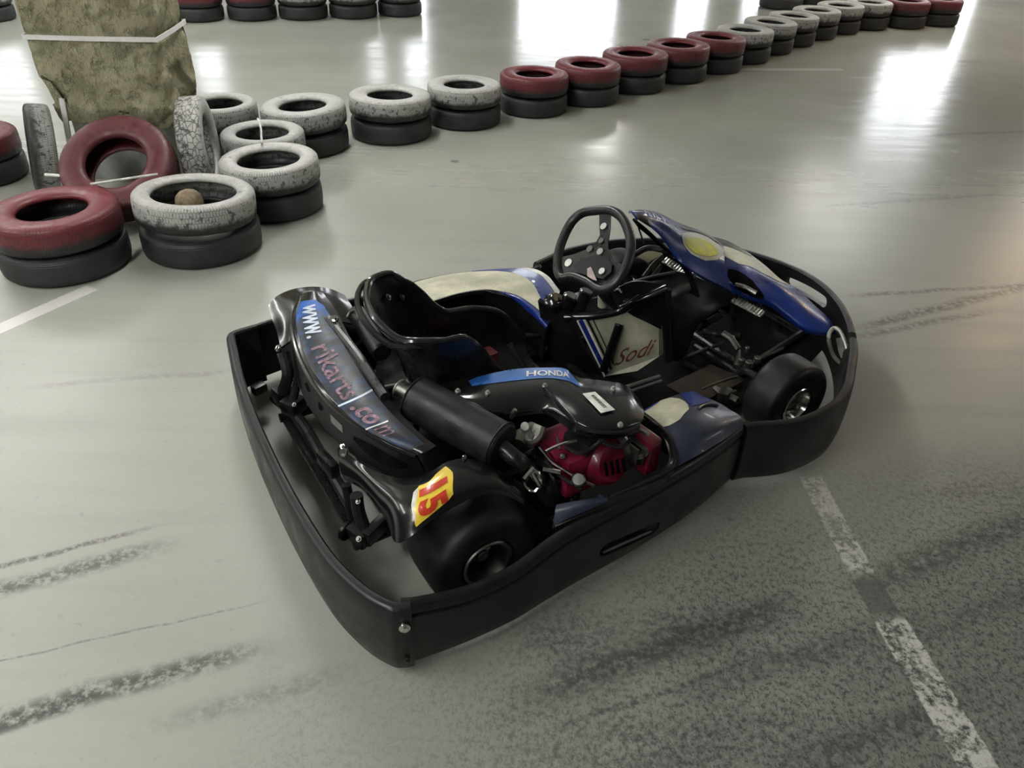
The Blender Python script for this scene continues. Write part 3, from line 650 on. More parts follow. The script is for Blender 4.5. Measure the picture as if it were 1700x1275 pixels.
# shroud left column and frame bars
rows = [
 [(0.002,0.2,0.364), (0.035,0.16,0.345), (0.068,0.11,0.336), (0.088,0.07,0.331)],
 [(0.027,0.2,0.254), (0.057,0.16,0.214), (0.092,0.11,0.205), (0.112,0.075,0.231)],
 [(0.07,0.19,0.112), (0.102,0.15,0.084), (0.138,0.1,0.082), (0.167,0.05,0.135)],
 [(0.12,0.17,0.029), (0.151,0.13,0.014), (0.187,0.08,0.021), (0.212,0.03,0.054)],
]
sh = Patch(rows, 20, 20).solid('steering_shroud', M['satin'], kart, .02)
MB().tube([(0.071,0.12,0.317), (0.145,0.05,0.34), (0.226,0,0.366), (0.265,-0.05,0.422), (0.34,-0.1,0.474)], .017, 12, res=30).build('shroud_rim', M['gloss'], sh)
MB().tube([(0.341,-0.1,0.469), (0.349,-0.115,0.328), (0.375,-0.13,0.178)], .016, 12, res=20).build('shroud_rim', M['satin'], sh)
rows = [[(0.238,-0.02,0.365), (0.267,-0.05,0.409), (0.336,-0.1,0.451)], [(0.251,-0.025,0.356), (0.293,-0.06,0.365), (0.336,-0.1,0.374)], [(0.259,-0.03,0.349), (0.299,-0.07,0.329), (0.339,-0.105,0.306)]]
Patch(rows, 14, 10).solid('shroud_gusset', M['satin'], sh, .01)
rows = [[(0.026,0.19,0.382), (0.097,0.12,0.378), (0.177,0.05,0.411), (0.247,-0.02,0.484), (0.338,-0.1,0.484)], [(0.049,0.18,0.331), (0.108,0.11,0.33), (0.176,0.04,0.359), (0.247,-0.03,0.431), (0.341,-0.1,0.469)]]
Patch(rows, 24, 6).solid('shroud_top', M['satin'], sh, .012)
kb = MB(); kb.cyl((0.051,0.18,0.34), (0.067,0.16,0.376), .042, .036, n=24, bev=.008); kb.cyl((0.087,0.14,0.345), (0.103,0.13,0.396), .030, n=20, bev=.006); kb.cyl((0.125,0.11,0.345), (0.146,0.1,0.419), .026, n=18, bev=.005)
kb.build('column_boss', M['gloss'], sh)
MB().cyl((0.182,0.05,0.37), (0.171,0.04,0.422), .018, n=16, bev=.004).build('sensor_cap', M['tank'], sh)
MB().tube([(0.204,0.02,0.442), (0.214,0.01,0.449), (0.221,0,0.438)], .007, 8, res=8).build('bracket_tip', M['chrome'], sh)
MB().tube([(0.109,0.03,0.536), (0.182,0.02,0.404), (.42, .02, .20), (.60, .02, .12)], .016, 10, res=20).build('steering_column', M['frame'], kart)
rows = [
 [(0.316,0.069,0.42), (0.454,0.098,0.4), (0.592,0.114,0.38), (0.675,0.061,0.35), (0.744,0.009,0.32), (0.799,-0.036,0.29)],
 [(0.374,0.018,0.4), (0.456,0.026,0.38), (0.558,0.034,0.35), (0.65,0.024,0.31), (0.715,0.002,0.28), (0.77,-0.02,0.26)],
 [(0.435,-0.016,0.38), (0.461,-0.02,0.35), (0.537,-0.012,0.3), (0.61,-0.015,0.26), (0.673,-0.02,0.24), (0.719,-0.022,0.25)],
 [(0.442,-0.043,0.25), (0.462,-0.049,0.24), (0.505,-0.046,0.22), (0.549,-0.042,0.2), (0.59,-0.026,0.19), (0.619,-0.019,0.2)],
 [(0.46,-0.059,0.11), (0.479,-0.061,0.1), (0.491,-0.068,0.1), (0.515,-0.062,0.1), (0.545,-0.049,0.1), (0.565,-0.038,0.11)],
]
Patch(rows, 30, 24).solid('leg_panel', M['satin'], kart, .006)
MB().tube([(0.31,0.062,0.425), (0.448,0.091,0.405), (0.571,0.109,0.385)], .006, 8, res=16).build('panel_edge', M['grey'], kart)
mb = MB(); mb.prism([(0.236,-0.273,0.2), (0.504,-0.219,0.17), (0.6,-0.318,0.13), (0.308,-0.372,0.16)], (0, 0, -.006)); mb.build('footwell_panel', M['satin'], kart)
mb = MB(); mb.tube([(0.065,-0.234,0.22), (0.232,-0.24,0.22)], .007, 8); mb.tube([(0.085,-0.25,0.21), (0.231,-0.253,0.21)], .005, 8); mb.build('footrest_bar', M['grey'], kart)
MB().tube([(0.343,-0.341,0.19), (0.43,-0.339,0.19), (0.511,-0.345,0.19)], .005, 8, res=8).build('brake_rod', M['steel'], kart)
mb = MB(); mb.box((0.437,-0.367,0.15), (.05, .04, .04), .4, .008); mb.tube([(0.429,-0.32,0.15), (0.452,-0.416,0.15)], .012, 8); mb.tube([(0.422,-0.348,0.13), (0.498,-0.364,0.14)], .008, 8); mb.build('spindle_arm', M['steel'], kart)
# yellow hose region beyond the wheel
mb = MB(); mb.box((0.764,0.494,0.2), (.16, .10, .10), .3, .02); mb.build('battery_box', simple('olive_plastic', (.10, .09, .03), .5), kart)
mb = MB(); mb.tube([(0.511,0.215,0.33), (0.58,0.242,0.36), (0.63,0.249,0.38)], .008, 8, res=10); mb.tube([(0.543,0.208,0.32), (0.601,0.219,0.36)], .006, 8); mb.tube([(0.493,0.275,0.4), (0.563,0.271,0.42), (0.606,0.23,0.42)], .012, 8, res=10); mb.build('panel_stays', M['frame'], kart)

# -- pedals
def pedal(a, b, w, name):
    a, b = V(a), V(b); d = (b-a); L = d.length; d.normalize(); up = V((-.55, -.2, .8)); sx = d.cross(up).normalized(); up = sx.cross(d)
    mb = MB(); Rm = Matrix((d, sx, up)).transposed()
    mb.box((a+b)/2, (L, w, .012), Rm, .004)
    n = 11
    for k in range(n): mb.box(a+d*L*(k+.7)/(n+.4)+up*.009, (L/n*.42, w*.92, .008), Rm, .002)
    return mb.build(name, M['pedal'], kart)
pedal((0.641,0.247,0.36), (0.643,0.073,0.36), .028, 'brake_pedal'); pedal((0.787,0,0.27), (0.801,-0.164,0.27), .032, 'throttle_pedal')
mb = MB(); mb.tube([(0.658,0.087,0.35), (0.731,0.075,0.3), (0.828,0.018,0.22)], .012, 8, res=10); mb.tube([(0.805,0.005,0.26), (0.829,-0.003,0.16), (0.83,-0.009,0.12)], .010, 8, res=10); mb.build('pedal_arm', M['frame'], kart)
mb = MB(); mb.tube([(0.624,0.251,0.42), (0.648,0.214,0.42), (0.657,0.166,0.42)], .018, 10, res=10); mb.build('column_clamp', M['steel'], kart)

# -- upright front panel
rows = [
 [(0.354,0.17,0.651), (0.401,0.17,0.651), (0.509,0.19,0.613), (0.664,0.22,0.527), (0.829,0.27,0.443), (0.957,0.3,0.371)],
 [(0.272,0.06,0.712), (0.335,0.05,0.697), (0.424,0.05,0.653), (0.532,0.06,0.578), (0.674,0.1,0.512), (0.807,0.1,0.443)],
 [(0.261,0.02,0.71), (0.306,0,0.687), (0.381,0,0.638), (0.463,0,0.572), (0.567,0,0.519), (0.711,0,0.456)],
 [(0.265,0.01,0.702), (0.314,-0.01,0.669), (0.367,-0.02,0.622), (0.421,-0.03,0.569), (0.52,-0.04,0.498), (0.679,-0.06,0.415)],
 [(0.291,0.02,0.684), (0.339,0,0.647), (0.382,-0.01,0.601), (0.417,-0.04,0.546), (0.496,-0.07,0.484), (0.676,-0.1,0.374)],
]
NP = Patch(rows, 50, 26)
npn = NP.solid('front_panel', M['blue'], kart, .006)
NP.mark([(.0, .02, .9), (.08, .05, .9), (.18, .1, .8)], 'panel_tip', M['gloss'], npn, 14, 8, .0012)
NP.mark([(.585, .28, .33), (.64, .22, .47), (.74, .18, .60), (.86, .18, .62), (.95, .26, .54), (.99, .34, .44)], 'pale_surround', M['cream'], npn, 26, 8, .0015)
NP.mark([(.645, .34, .40), (.70, .31, .50), (.79, .30, .56), (.88, .32, .54), (.94, .38, .47)], 'yellow_patch', M['yellow'], npn, 22, 8, .003)
NP.mark([(.60, .10, .16), (.72, .06, .14), (.86, .07, .14), (.97, .16, .24)], 'black_band', M['gloss'], npn, 22, 5, .002)
for k, u in enumerate((.17, .26, .35)):
    NP.text(('n', 'n', 'w')[k], u, .30, (.045, .05), (.012, -.12), 'lettering', M['lightblue'], npn, .002)
rows = [[(0.322,0.1,0.661), (0.393,0.1,0.605), (0.47,0.1,0.537), (0.53,0.09,0.484)], [(0.292,0.03,0.665), (0.338,0.02,0.626), (0.393,0.01,0.577), (0.429,-0.02,0.544)]]
Patch(rows, 16, 6).solid('panel_back', M['void'], kart, .008)
mb = MB(); mb.tube([(0.298,0.05,0.663), (0.337,0.06,0.598), (0.356,0.07,0.567)], .003, 6, res=8); mb.tube([(0.429,-0.02,0.544), (0.502,0,0.48), (0.586,0.02,0.376), (.72, .04, .14)], .012, 8, res=14); mb.build('panel_strut', M['frame'], kart)
bolt((0.274,0.03,0.695), (-.8, -.5, .2), .006, 'bolt', npn, 'steel')

# -- nose
rows = [
 [(1.053,0.518,0.28), (1.087,0.445,0.29), (1.115,0.361,0.295), (1.111,0.238,0.295), (1.094,0.115,0.29), (1.064,-0.007,0.285), (1.086,-0.081,0.27), (1.075,-0.181,0.25), (1.071,-0.27,0.23), (1.068,-0.308,0.21)],
 [(0.917,0.394,0.33), (0.937,0.306,0.345), (0.956,0.217,0.35), (0.958,0.107,0.35), (0.952,0.005,0.34), (0.955,-0.081,0.325), (0.982,-0.144,0.3), (0.989,-0.228,0.275), (1.016,-0.3,0.245), (1.053,-0.319,0.215)],
 [(0.843,0.314,0.34), (0.829,0.196,0.36), (0.854,0.121,0.36), (0.865,0.03,0.36), (0.884,-0.04,0.345), (0.912,-0.104,0.32), (0.924,-0.174,0.295), (0.938,-0.254,0.27), (0.983,-0.318,0.24), (1.042,-0.329,0.215)],
 [(0.813,0.26,0.32), (0.775,0.123,0.34), (0.782,0.037,0.34), (0.791,-0.037,0.34), (0.818,-0.097,0.325), (0.864,-0.136,0.3), (0.885,-0.198,0.275), (0.903,-0.273,0.25), (0.957,-0.32,0.23), (1.037,-0.332,0.21)],
 [(0.82,0.223,0.29), (0.777,0.093,0.31), (0.778,-0.001,0.3), (0.806,-0.051,0.29), (0.842,-0.094,0.28), (0.887,-0.132,0.26), (0.903,-0.198,0.24), (0.921,-0.267,0.22), (0.966,-0.313,0.21), (1.043,-0.327,0.2)],
]
NZ = Patch(rows, 70, 26)
nz = NZ.solid('nose', M['blue'], kart, .007)
NZ.mark([(.14, .03, .12), (.22, .02, .42), (.30, .02, .44), (.38, .02, .34), (.46, .02, .27), (.54, .02, .17), (.60, .02, .06)], 'cream_flash', M['cream'], nz, 44, 8, .0015)
NZ.mark([(.12, .02, .10), (.20, .02, .20), (.28, .02, .14), (.36, .02, .08)], 'black_flash', M['gloss'], nz, 20, 5, .003)
NZ.mark([(.24, .60, .72), (.30, .56, .86), (.40, .58, .88), (.47, .66, .84), (.50, .72, .78)], 'nose_hollow_shade', M['void'], nz, 20, 8, .0015)  # black decal painting the shade inside the hollow below the arch
mb = MB(); mb.tube([NZ.ev(.29, .80)+V((-.006, -.006, .008)), NZ.ev(.36, .76)+V((-.006, -.006, .008)), NZ.ev(.44, .76)+V((-.006, -.006, .008))], .010, 8, res=12); mb.build('silver_glint', M['chrome'], nz)  # chrome tube added as the silver reflection in the dark hollow
NZ.mark([(.02, .05, .90), (.055, .05, .95)], 'black_trim', M['gloss'], nz, 6, 14, .002)
NZ.mark([(.205, .44, .98), (.225, .44, .98)], 'seam', M['void'], nz, 4, 10, .002)

# -- steering wheel
rimpts = [(0.173,0.142,0.701), (0.193,0.07,0.724), (0.19,-0.001,0.719), (0.161,-0.082,0.687), (0.124,-0.127,0.647), (0.082,-0.145,0.6), (0.051,-0.134,0.566), (0.035,-0.106,0.548), (0.033,-0.039,0.546), (0.024,0.033,0.535), (0.007,0.072,0.517), (0.025,0.124,0.537), (0.063,0.169,0.579), (0.115,0.196,0.636), (0.15,0.186,0.676)]
sw = MB().tube(rimpts, .0165, 14, closed=True, res=110).build('steering_wheel', M['grip'], kart)
def plate(pts, name, mat, th=.005, d=0):
    n = V((-cos(radians(42)), 0, sin(radians(42))))
    return MB().prism([V(p)+n*d for p in pts], -n*th).build(name, mat, sw, smooth=False)
plate([(0.177,0.114,0.706), (0.19,0.069,0.72), (0.16,0.027,0.687), (0.138,0.003,0.662), (0.119,-0.022,0.641), (0.105,-0.079,0.626), (0.106,-0.122,0.627), (0.087,-0.137,0.606), (0.051,-0.121,0.566), (0.039,-0.064,0.552), (0.031,0.017,0.543), (0.015,0.063,0.526), (0.029,0.112,0.542), (0.045,0.133,0.559), (0.066,0.093,0.582), (0.092,0.053,0.612), (0.117,0.039,0.639), (0.135,0.046,0.658), (0.151,0.074,0.677)], 'spoke_plate', M['frame'])
hubp = [(0.044,0.048,0.558), (0.07,0.029,0.587), (0.09,-0.008,0.609), (0.1,-0.054,0.62), (0.094,-0.095,0.614), (0.079,-0.112,0.597), (0.058,-0.101,0.573), (0.047,-0.051,0.561), (0.038,0.004,0.552)]
plate(hubp, 'hub_pad', M['satin'], .02, .014)
def dot(c, e, name, mat, d=.003):
    n = V((-cos(radians(42)), 0, sin(radians(42)))); c = V(c); r = (V(e)-c).length
    MB().cyl(c+n*d, c+n*(d+.002), r, n=20).build(name, M[mat], sw)
dot((0.155,0.053,0.681), (0.159,0.042,0.685), 'round_sticker', 'white'); dot((0.044,0.085,0.557), (0.048,0.072,0.562), 'round_sticker', 'white');
dot((0.104,-0.005,0.624), (0.108,-0.016,0.628), 'round_sticker', 'alloy'); dot((0.096,0.041,0.616), (0.1,0.03,0.62), 'round_sticker', 'grey'); dot((0.125,0.021,0.648), (0.128,0.012,0.651), 'bolt', 'chrome')
dot((0.059,-0.08,0.596), (0.063,-0.09,0.6), 'round_sticker', 'white')
plate([(0.056,-0.02,0.572), (0.064,-0.028,0.58), (0.058,-0.051,0.574), (0.047,-0.088,0.561), (0.043,-0.068,0.557), (0.043,-0.04,0.557)], 'torn_sticker', simple('torn_pink_sticker', (.45, .36, .35), .5), .001, .018)

# ================================================================== tyres
def tyre_paint(name, paint, worn, amount, cracked=False):
    """rubber with a coat of sprayed paint that thins out down the sides"""
    t = NT(name); z = t.sep()
    n1 = t.noise(9, 6, .65); n2 = t.noise(38, 4, .6); blk = t.node('ShaderNodeTexVoronoi', {'Scale': 26.0}); blk.feature = 'DISTANCE_TO_EDGE'
    t.l.new(t.mapping(sc=(1, 1, 1.6)), blk.inputs['Vector'])
    ring = t.math('POWER', t.add(t.mul(z[0], z[0]), t.mul(z[1], z[1])), .5)
    side = t.rng(ring, .235, .262)                                   # 1 on the tread, 0 on the sidewall
    if cracked: groove = t.mul(t.rng(blk.outputs[0], .02, .09, 1, 0), side)
    else:
        ang = t.mul(t.math('ARCTAN2', z[1], z[0]), .272)
        cv = t.node('ShaderNodeCombineXYZ', {'X': ang, 'Y': z[2], 'Z': 0.0})
        bk = t.node('ShaderNodeTexBrick', {'Scale': 1.0, 'Mortar Size': .0024, 'Mortar Smooth': .6, 'Brick Width': .014, 'Row Height': .026}); bk.offset = .5
        t.l.new(cv.outputs[0], bk.inputs['Vector'])
        groove = t.mul(t.mul(bk.outputs['Fac'], side), t.rng(n1, .38, .56, .0, 1))
    low = t.rng(t.add(z[2], t.mul(t.sub(n1, .5), .06)), worn[0], worn[1], 0, 1)
    m = t.mul(low, t.rng(n1, .30, .42, 1-amount, 1))
    m = t.mul(m, t.sub(1.0, t.mul(groove, .75 if cracked else .55)))
    m = t.mul(m, t.sub(1.0, t.mul(t.mul(t.rng(t.add(n2, t.mul(z[2], -1.2)), .48, .64), side), .6*amount+.35)))
    col = t.mix(m, (.017, .017, .018), t.mix(t.rng(n2, .35, .7), tuple(c*.72 for c in paint), paint))
    t.set(color=col, rough=t.rng(n2, .3, .7, .34, .60), spec=.5)
    b = t.add(t.mul(groove, -1.0), t.mul(n2, .3)); t.bump(b, .5, .006)
    return t.m
def tyre_black():
    t = NT('bare_tyre_rubber'); n = t.noise(12, 5); z = t.sep()
    w = t.node('ShaderNodeTexWave', {'Scale': 30.0, 'Distortion': .6}); w.bands_direction = 'Z'; t.l.new(t.oc(), w.inputs['Vector'])
    t.set(color=t.mix(t.rng(n, .35, .7), (.014, .014, .016), (.032, .032, .033)), rough=t.rng(n, .3, .7, .45, .7))
    t.bump(w.outputs['Fac'], .25, .004); return t.m
M['t_white'] = tyre_paint('white_painted_tyre', (.50, .50, .48), (-.035, .0), .8)
M['t_crack'] = tyre_paint('cracked_white_tyre', (.52, .52, .49), (-.5, -.4), .7, True)
M['t_grey'] = tyre_paint('thin_grey_painted_tyre', (.42, .43, .41), (-.05, .0), .85)
M['t_red'] = tyre_paint('red_painted_tyre', (.17, .022, .032), (-.035, .0), .35)
M['t_brown'] = tyre_paint('dull_red_painted_tyre', (.11, .020, .028), (-.3, -.2), .35)
M['t_black'] = tyre_black()

def tyre_mesh(name, w, bead):
    """unit tyre of outer radius 1*.272, width w, axis z, centred"""
    R = .272; h = w/2
    half = [(bead, -h*.66), (bead+.004, -h*.82), (bead+.018, -h*.94), (bead+.045, -h*1.0), (R-.030, -h*.98), (R-.012, -h*.90), (R-.003, -h*.76), (R, -h*.45)]
    prof = half+[(R, 0)]+[(q, -z) for q, z in half[::-1]]
    inner = [(bead+.006, h*.55), (bead+.05, h*.86), (R-.03, h*.80), (R-.014, h*.4), (R-.014, -h*.4), (R-.03, -h*.80), (bead+.05, -h*.86), (bead+.006, -h*.55)]
    mb = MB(); n = 64
    ring = prof+inner; rings = []
    for k in range(n):
        a = 2*pi*k/n; rings.append([V((q*cos(a), q*sin(a), z)) for q, z in ring])
    mb.grid(rings, cu=True, cv=True)
    me = bpy.data.meshes.new(name); me.from_pydata([tuple(v) for v in mb.v], [], mb.f); me.update()
    bm = bmesh.new(); bm.from_mesh(me); bmesh.ops.recalc_face_normals(bm, faces=bm.faces)
    for f in bm.faces: f.smooth = True
    bm.to_mesh(me); bm.free(); return me
TM = {}
for key, w, bead in (('slim', .140, .150), ('wide', .142, .170), ('fat', .146, .145), ('hollow', .142, .188)):
    for c in ('t_white', 't_crack', 't_grey', 't_red', 't_brown', 't_black'):
        me = tyre_mesh('car_tyre_'+key, w, bead); me.materials.append(M[c]); TM[key, c] = me
def tyre(x, y, z, R, col, label, group, key='slim', rot=(0, 0, 0), h=.14):
    o = bpy.data.objects.new('car_tyre', TM[key, col]); COL.objects.link(o)
    o.location = (x, y, z); o.rotation_euler = rot; s = R/.272; o.scale = (s, s, h/.142)
    return tag(o, label, 'tyre', group)
def stack(x, y, R, h, top, label_top, label_low, group, key='slim', tilt=(0, 0), dx=(0, 0)):
    a = random.uniform(0, 6.28)
    tyre(x, y, h*.25, R*1.0, 't_black', label_low, group, 'slim', (0, 0, a), h*.5)
    tilt = (tilt[0]*.6, tilt[1]*.6); sink = h*.755+sqrt(tilt[0]**2+tilt[1]**2)*R*.8
    tyre(x+dx[0], y+dx[1], sink, R, top, label_top, group, key, (tilt[0], tilt[1], a+1), h*.5)
GR = 'stacked tyres of the track barrier'
stacks = [
 # x, y, R, h, paint, name of the top tyre, name of the one below, profile, tilt
 (-2.155, 3.388, .285, .282, 't_red', 'red-topped tyre with a narrow dark hole, nearest the left edge, beside the near white tyre', 'bare black tyre under the big red tyre at the near left end of the barrier', 'fat', (.0, .03)),
 (-1.580, 3.615, .285, .282, 't_white', 'large tilted white tyre around a beige stub, nearest white tyre of the barrier', 'bare black tyre under the large tilted white tyre around the beige stub', 'hollow', (.10, .06)),
 (-1.361, 4.150, .264, .281, 't_white', 'white tyre with blocky tread right behind the large tilted white one', 'bare black tyre under the white tyre with blocky tread behind the large tilted one', 'wide', (.03, .0)),
 (-1.535, 4.640, .243, .268, 't_grey', 'thinly painted grey tyre crossed by a tie strap, beside the upright tyre at the pillar', 'black tyre hidden under the strap-crossed grey tyre', 'wide', (.0, .0)),
 (-1.419, 5.170, .274, .276, 't_grey', 'greyish white tyre between the strap-crossed tyre and the line of white ones', 'bare black tyre under the greyish white tyre behind the strap-crossed one', 'slim', (.05, .04)),
 (-.901, 5.492, .279, .276, 't_white', 'second white tyre before the red run of five, next to the greyish white one', 'bare black tyre under the white tyre second before the first red one', 'slim', (.03, -.03)),
 (-.418, 5.849, .266, .272, 't_white', 'white tyre touching the first red tyre of the run', 'bare black tyre under the white tyre touching the first red one', 'slim', (.0, .02)),
 (.090, 6.205, .262, .272, 't_red', 'first red tyre of the run of five, next to the white tyres', 'bare black tyre under the first red tyre of the run of five', 'fat', (.02, -.02)),
 (.518, 6.540, .262, .277, 't_red', 'second red tyre of the run of five', 'bare black tyre under the second red tyre of the run of five', 'fat', (.02, .0)),
 (.940, 6.965, .274, .280, 't_red', 'third and middle red tyre of the run of five', 'bare black tyre under the middle red tyre of the run of five', 'fat', (.01, .02)),
 (1.358, 7.350, .276, .280, 't_red', 'fourth red tyre of the run of five', 'bare black tyre under the fourth red tyre of the run of five', 'fat', (-.02, .0)),
 (1.766, 7.742, .272, .276, 't_red', 'last red tyre of the run of five, touching the far white tyres', 'bare black tyre under the last red tyre of the run of five', 'fat', (.02, .02)),
 (2.130, 8.162, .272, .274, 't_white', 'first white tyre beyond the run of five red ones', 'bare black tyre under the first white tyre beyond the red run', 'slim', (.02, .0)),
 (2.480, 8.585, .262, .278, 't_white', 'second white tyre beyond the run of five red ones', 'bare black tyre under the second white tyre beyond the red run', 'slim', (.0, .03)),
 (2.825, 8.985, .258, .275, 't_white', 'third white tyre beyond the run of five red ones', 'bare black tyre under the third white tyre beyond the red run', 'slim', (.02, .0)),
 (3.180, 9.370, .256, .277, 't_white', 'fourth white tyre beyond the run of five red ones', 'bare black tyre under the fourth white tyre beyond the red run', 'slim', (.0, .0)),
 (3.555, 9.725, .256, .277, 't_white', 'fifth white tyre beyond the run of five red ones', 'bare black tyre under the fifth white tyre beyond the red run', 'slim', (.02, .0)),
 (3.985, 10.01, .256, .277, 't_white', 'last white tyre at the far end, touching the far red pair', 'bare black tyre under the last white tyre at the far end', 'slim', (.0, .0)),
 (4.480, 10.17, .258, .277, 't_red', 'first of the two red tyres closing the far end of the barrier', 'bare black tyre under the first of the far closing red pair', 'fat', (.0, .0)),
 (4.960, 10.37, .252, .277, 't_red', 'outermost red tyre at the far right end of the barrier', 'bare black tyre under the outermost red tyre at the far right end', 'fat', (.0, .0)),
 (-3.191, 4.440, .265, .263, 't_red', 'red tyre cut by the left picture edge beyond the pillar tyres', 'black tyre under the red one cut by the left edge', 'fat', (.0, .0)),
]
for x, y, R, h, c, lt, lb, key, tilt in stacks: stack(x, y, R, h, c, lt, lb, GR, key, tilt)
GB = 'stacked tyres of the far row behind the pillar'
for x, y, R, c, lt, lb in (
 (-3.53, 9.20, .26, 't_red', 'red tyre of the far row partly hidden by the wool-wrapped pillar', 'black tyre under the far-row red tyre partly hidden by the pillar'),
 (-3.000, 9.36, .262, 't_red', 'red tyre of the far row fully visible beside the far white ones', 'black tyre under the fully visible red tyre of the far row'),
 (-2.470, 9.50, .268, 't_white', 'white tyre of the far row beside the far red one', 'black tyre under the far-row white tyre beside the red one'),
 (-1.940, 9.66, .268, 't_white', 'middle white tyre of the far row at the top edge', 'black tyre under the middle white tyre of the far row'),
 (-1.440, 9.86, .250, 't_grey', 'last greyish tyre ending the far row beside the bright floor streak', 'black tyre ending the far row beside the bright floor streak'),
 (-5.62, 8.81, .27, 't_white', 'white tyre of the far row glimpsed left of the pillar', 'black tyre of the far row glimpsed left of the pillar'),
 (3.30, 11.15, .27, 't_black', 'bare black tyre topping the stack behind the far white tyres', 'black tyre below the bare one behind the far white tyres'),
 (3.80, 11.45, .27, 't_red', 'red tyre peeping out behind the far white tyres', 'black tyre below the red one behind the far white tyres')):
    stack(x, y, R, .277, c, lt, lb, GB, 'fat' if c == 't_red' else 'slim')
GP = 'loose tyres leaning on the pillar'
def lean(x, y, z, R, col, label, axis, key, h=.15):
    q = V(axis).normalized().to_track_quat('Z', 'Y'); o = tyre(x, y, z, R, col, label, GP, key, (0, 0, 0), h); o.rotation_euler = q.to_euler(); return o
lean(-2.10, 3.985, .250, .288, 't_brown', 'dull red tyre leaning on the front of the wool-wrapped pillar', (.05, -.60, .80), 'fat', .16)
lean(-1.80, 4.33, .268, .266, 't_crack', 'white tyre with cracked paint standing upright against the right side of the pillar', (.97, .20, .04), 'wide', .14)
lean(-2.67, 4.28, .240, .238, 't_grey', 'worn grey tyre standing upright against the left side of the pillar', (.84, .52, -.16), 'slim', .13)
tyre(-1.96, 5.16, .07, .24, 't_black', 'black tyre lying flat behind the pillar under the grey one', GP)
tyre(-1.96, 5.16, .212, .235, 't_grey', 'grey tyre lying flat behind the upright tyre at the pillar', GP, 'wide')
prof = [(.001, 0), (.056, 0), (.060, .02), (.058, .12), (.066, .17), (.068, .21), (.060, .245), (.042, .266), (.020, .276), (.001, .278)]
lump = MB().grid([[V((q*cos(2*pi*k/28)*(1+.04*sin(3*k)), q*sin(2*pi*k/28), z)) for k in range(28)] for q, z in prof], cu=True).build('stub_post', simple('dusty_beige', (.20, .155, .095), .8, var=.4, scale=30), None, loc=(-1.628, 3.66, 0), sharp=70)
tag(lump, 'dusty beige round-topped stub standing inside the hole of the large tilted white tyre', 'post')
def strap(name, pts, r, label, mat):
    o = MB().tube(pts, r, 6, res=len(pts)*6).build(name, mat, None); return tag(o, label, 'strap')
M['tape'] = simple('pale_tape', (.62, .62, .58), .5)
M['strapw'] = simple('white_strapping', (.78, .78, .76), .4, var=.06)
strap('tie_strap', [(-1.589,4.758,0.3), (-1.523,4.589,0.3), (-1.467,4.407,0.31), (-1.439,4.315,0.3)], .006, 'pale tie strap hanging across the hole of the grey tyre beside the upright one', M['tape'])
strap('tie_strap', [(-2.105,3.671,0.285), (-1.994,3.725,0.29), (-1.819,3.798,0.3)], .006, 'pale tie strap stretched from the near red tyre to the large white one', M['tape'])
strap('tie_strap', [(-2.438,3.867,0.25), (-2.355,3.858,0.25), (-2.284,3.857,0.24)], .008, 'short pale tie strap between the leaning dull red tyre and the worn grey one', M['tape'])

# ================================================================== pillar
pil = empty('insulated_pillar', (-2.315, 4.66, 0))
tag(pil, 'square concrete pillar wrapped in yellowish mineral wool held by a white strap', 'pillar')
def wool():
    t = NT('mineral_wool'); n = t.noise(5, 6, .65); f = t.noise(40, 6, .7, t.mapping(sc=(1, 1, .45)))
    c = t.mix(t.rng(n, .35, .65), (.44, .415, .27), (.62, .59, .41)); c = t.mix(t.rng(f, .55, .72, 0, .75), c, (.17, .155, .095)); c = t.mix(t.rng(f, .28, .42, .5, 0), c, (.74, .71, .52))
    t.set(color=c, rough=.95, spec=.1); cr = t.noise(13, 6, .7); t.set(color=t.mix(t.rng(cr, .58, .70, 0, .38), c, (.13, .115, .065))); t.bump(t.add(t.add(f, t.mul(n, .5)), t.mul(t.rng(cr, .5, .7, 1, 0), .8)), 1.0, .04); return t.m  # crevice shade of the wool mixed into its colour where the surface sinks
M['wool'] = wool(); M['concrete'] = simple('pillar_concrete', (.26, .27, .25), .75, var=.3, scale=5, bump=.3)
PW, PD = .350, .25                                                   # half width and depth of the wrap
MB().box((0, .0, 2.25), (.52, .36, 4.5), bev=.01).build('concrete_core', M['concrete'], pil)
rows = []; H0 = 3.2; nz_ = 90; per = 140
rnd = random.Random(5)
from mathutils import noise as mn
def perim(s):
    """rounded rectangle, s in 0..1 from the front left corner to the right"""
    W2, D2 = 2*PW, 2*PD; L = 2*(W2+D2); d = s*L
    if d < W2: return V((-PW+d, -PD, 0)), V((0, -1, 0))
    d -= W2
    if d < D2: return V((PW, -PD+d, 0)), V((1, 0, 0))
    d -= D2
    if d < W2: return V((PW-d, PD, 0)), V((0, 1, 0))
    d -= W2
    return V((-PW, PD-d, 0)), V((-1, 0, 0))
def zbot(p): 
    ang = .33+.05*mn.noise(V((p.x*9, p.y*9, 1)))+.03*mn.noise(V((p.x*30, p.y*30, 2)))
    if p.y < -.2 and p.x < -.22: ang += .12*(1-min(1, (p.x+.335)/.11))
    return ang
outer = []; inner_ = []
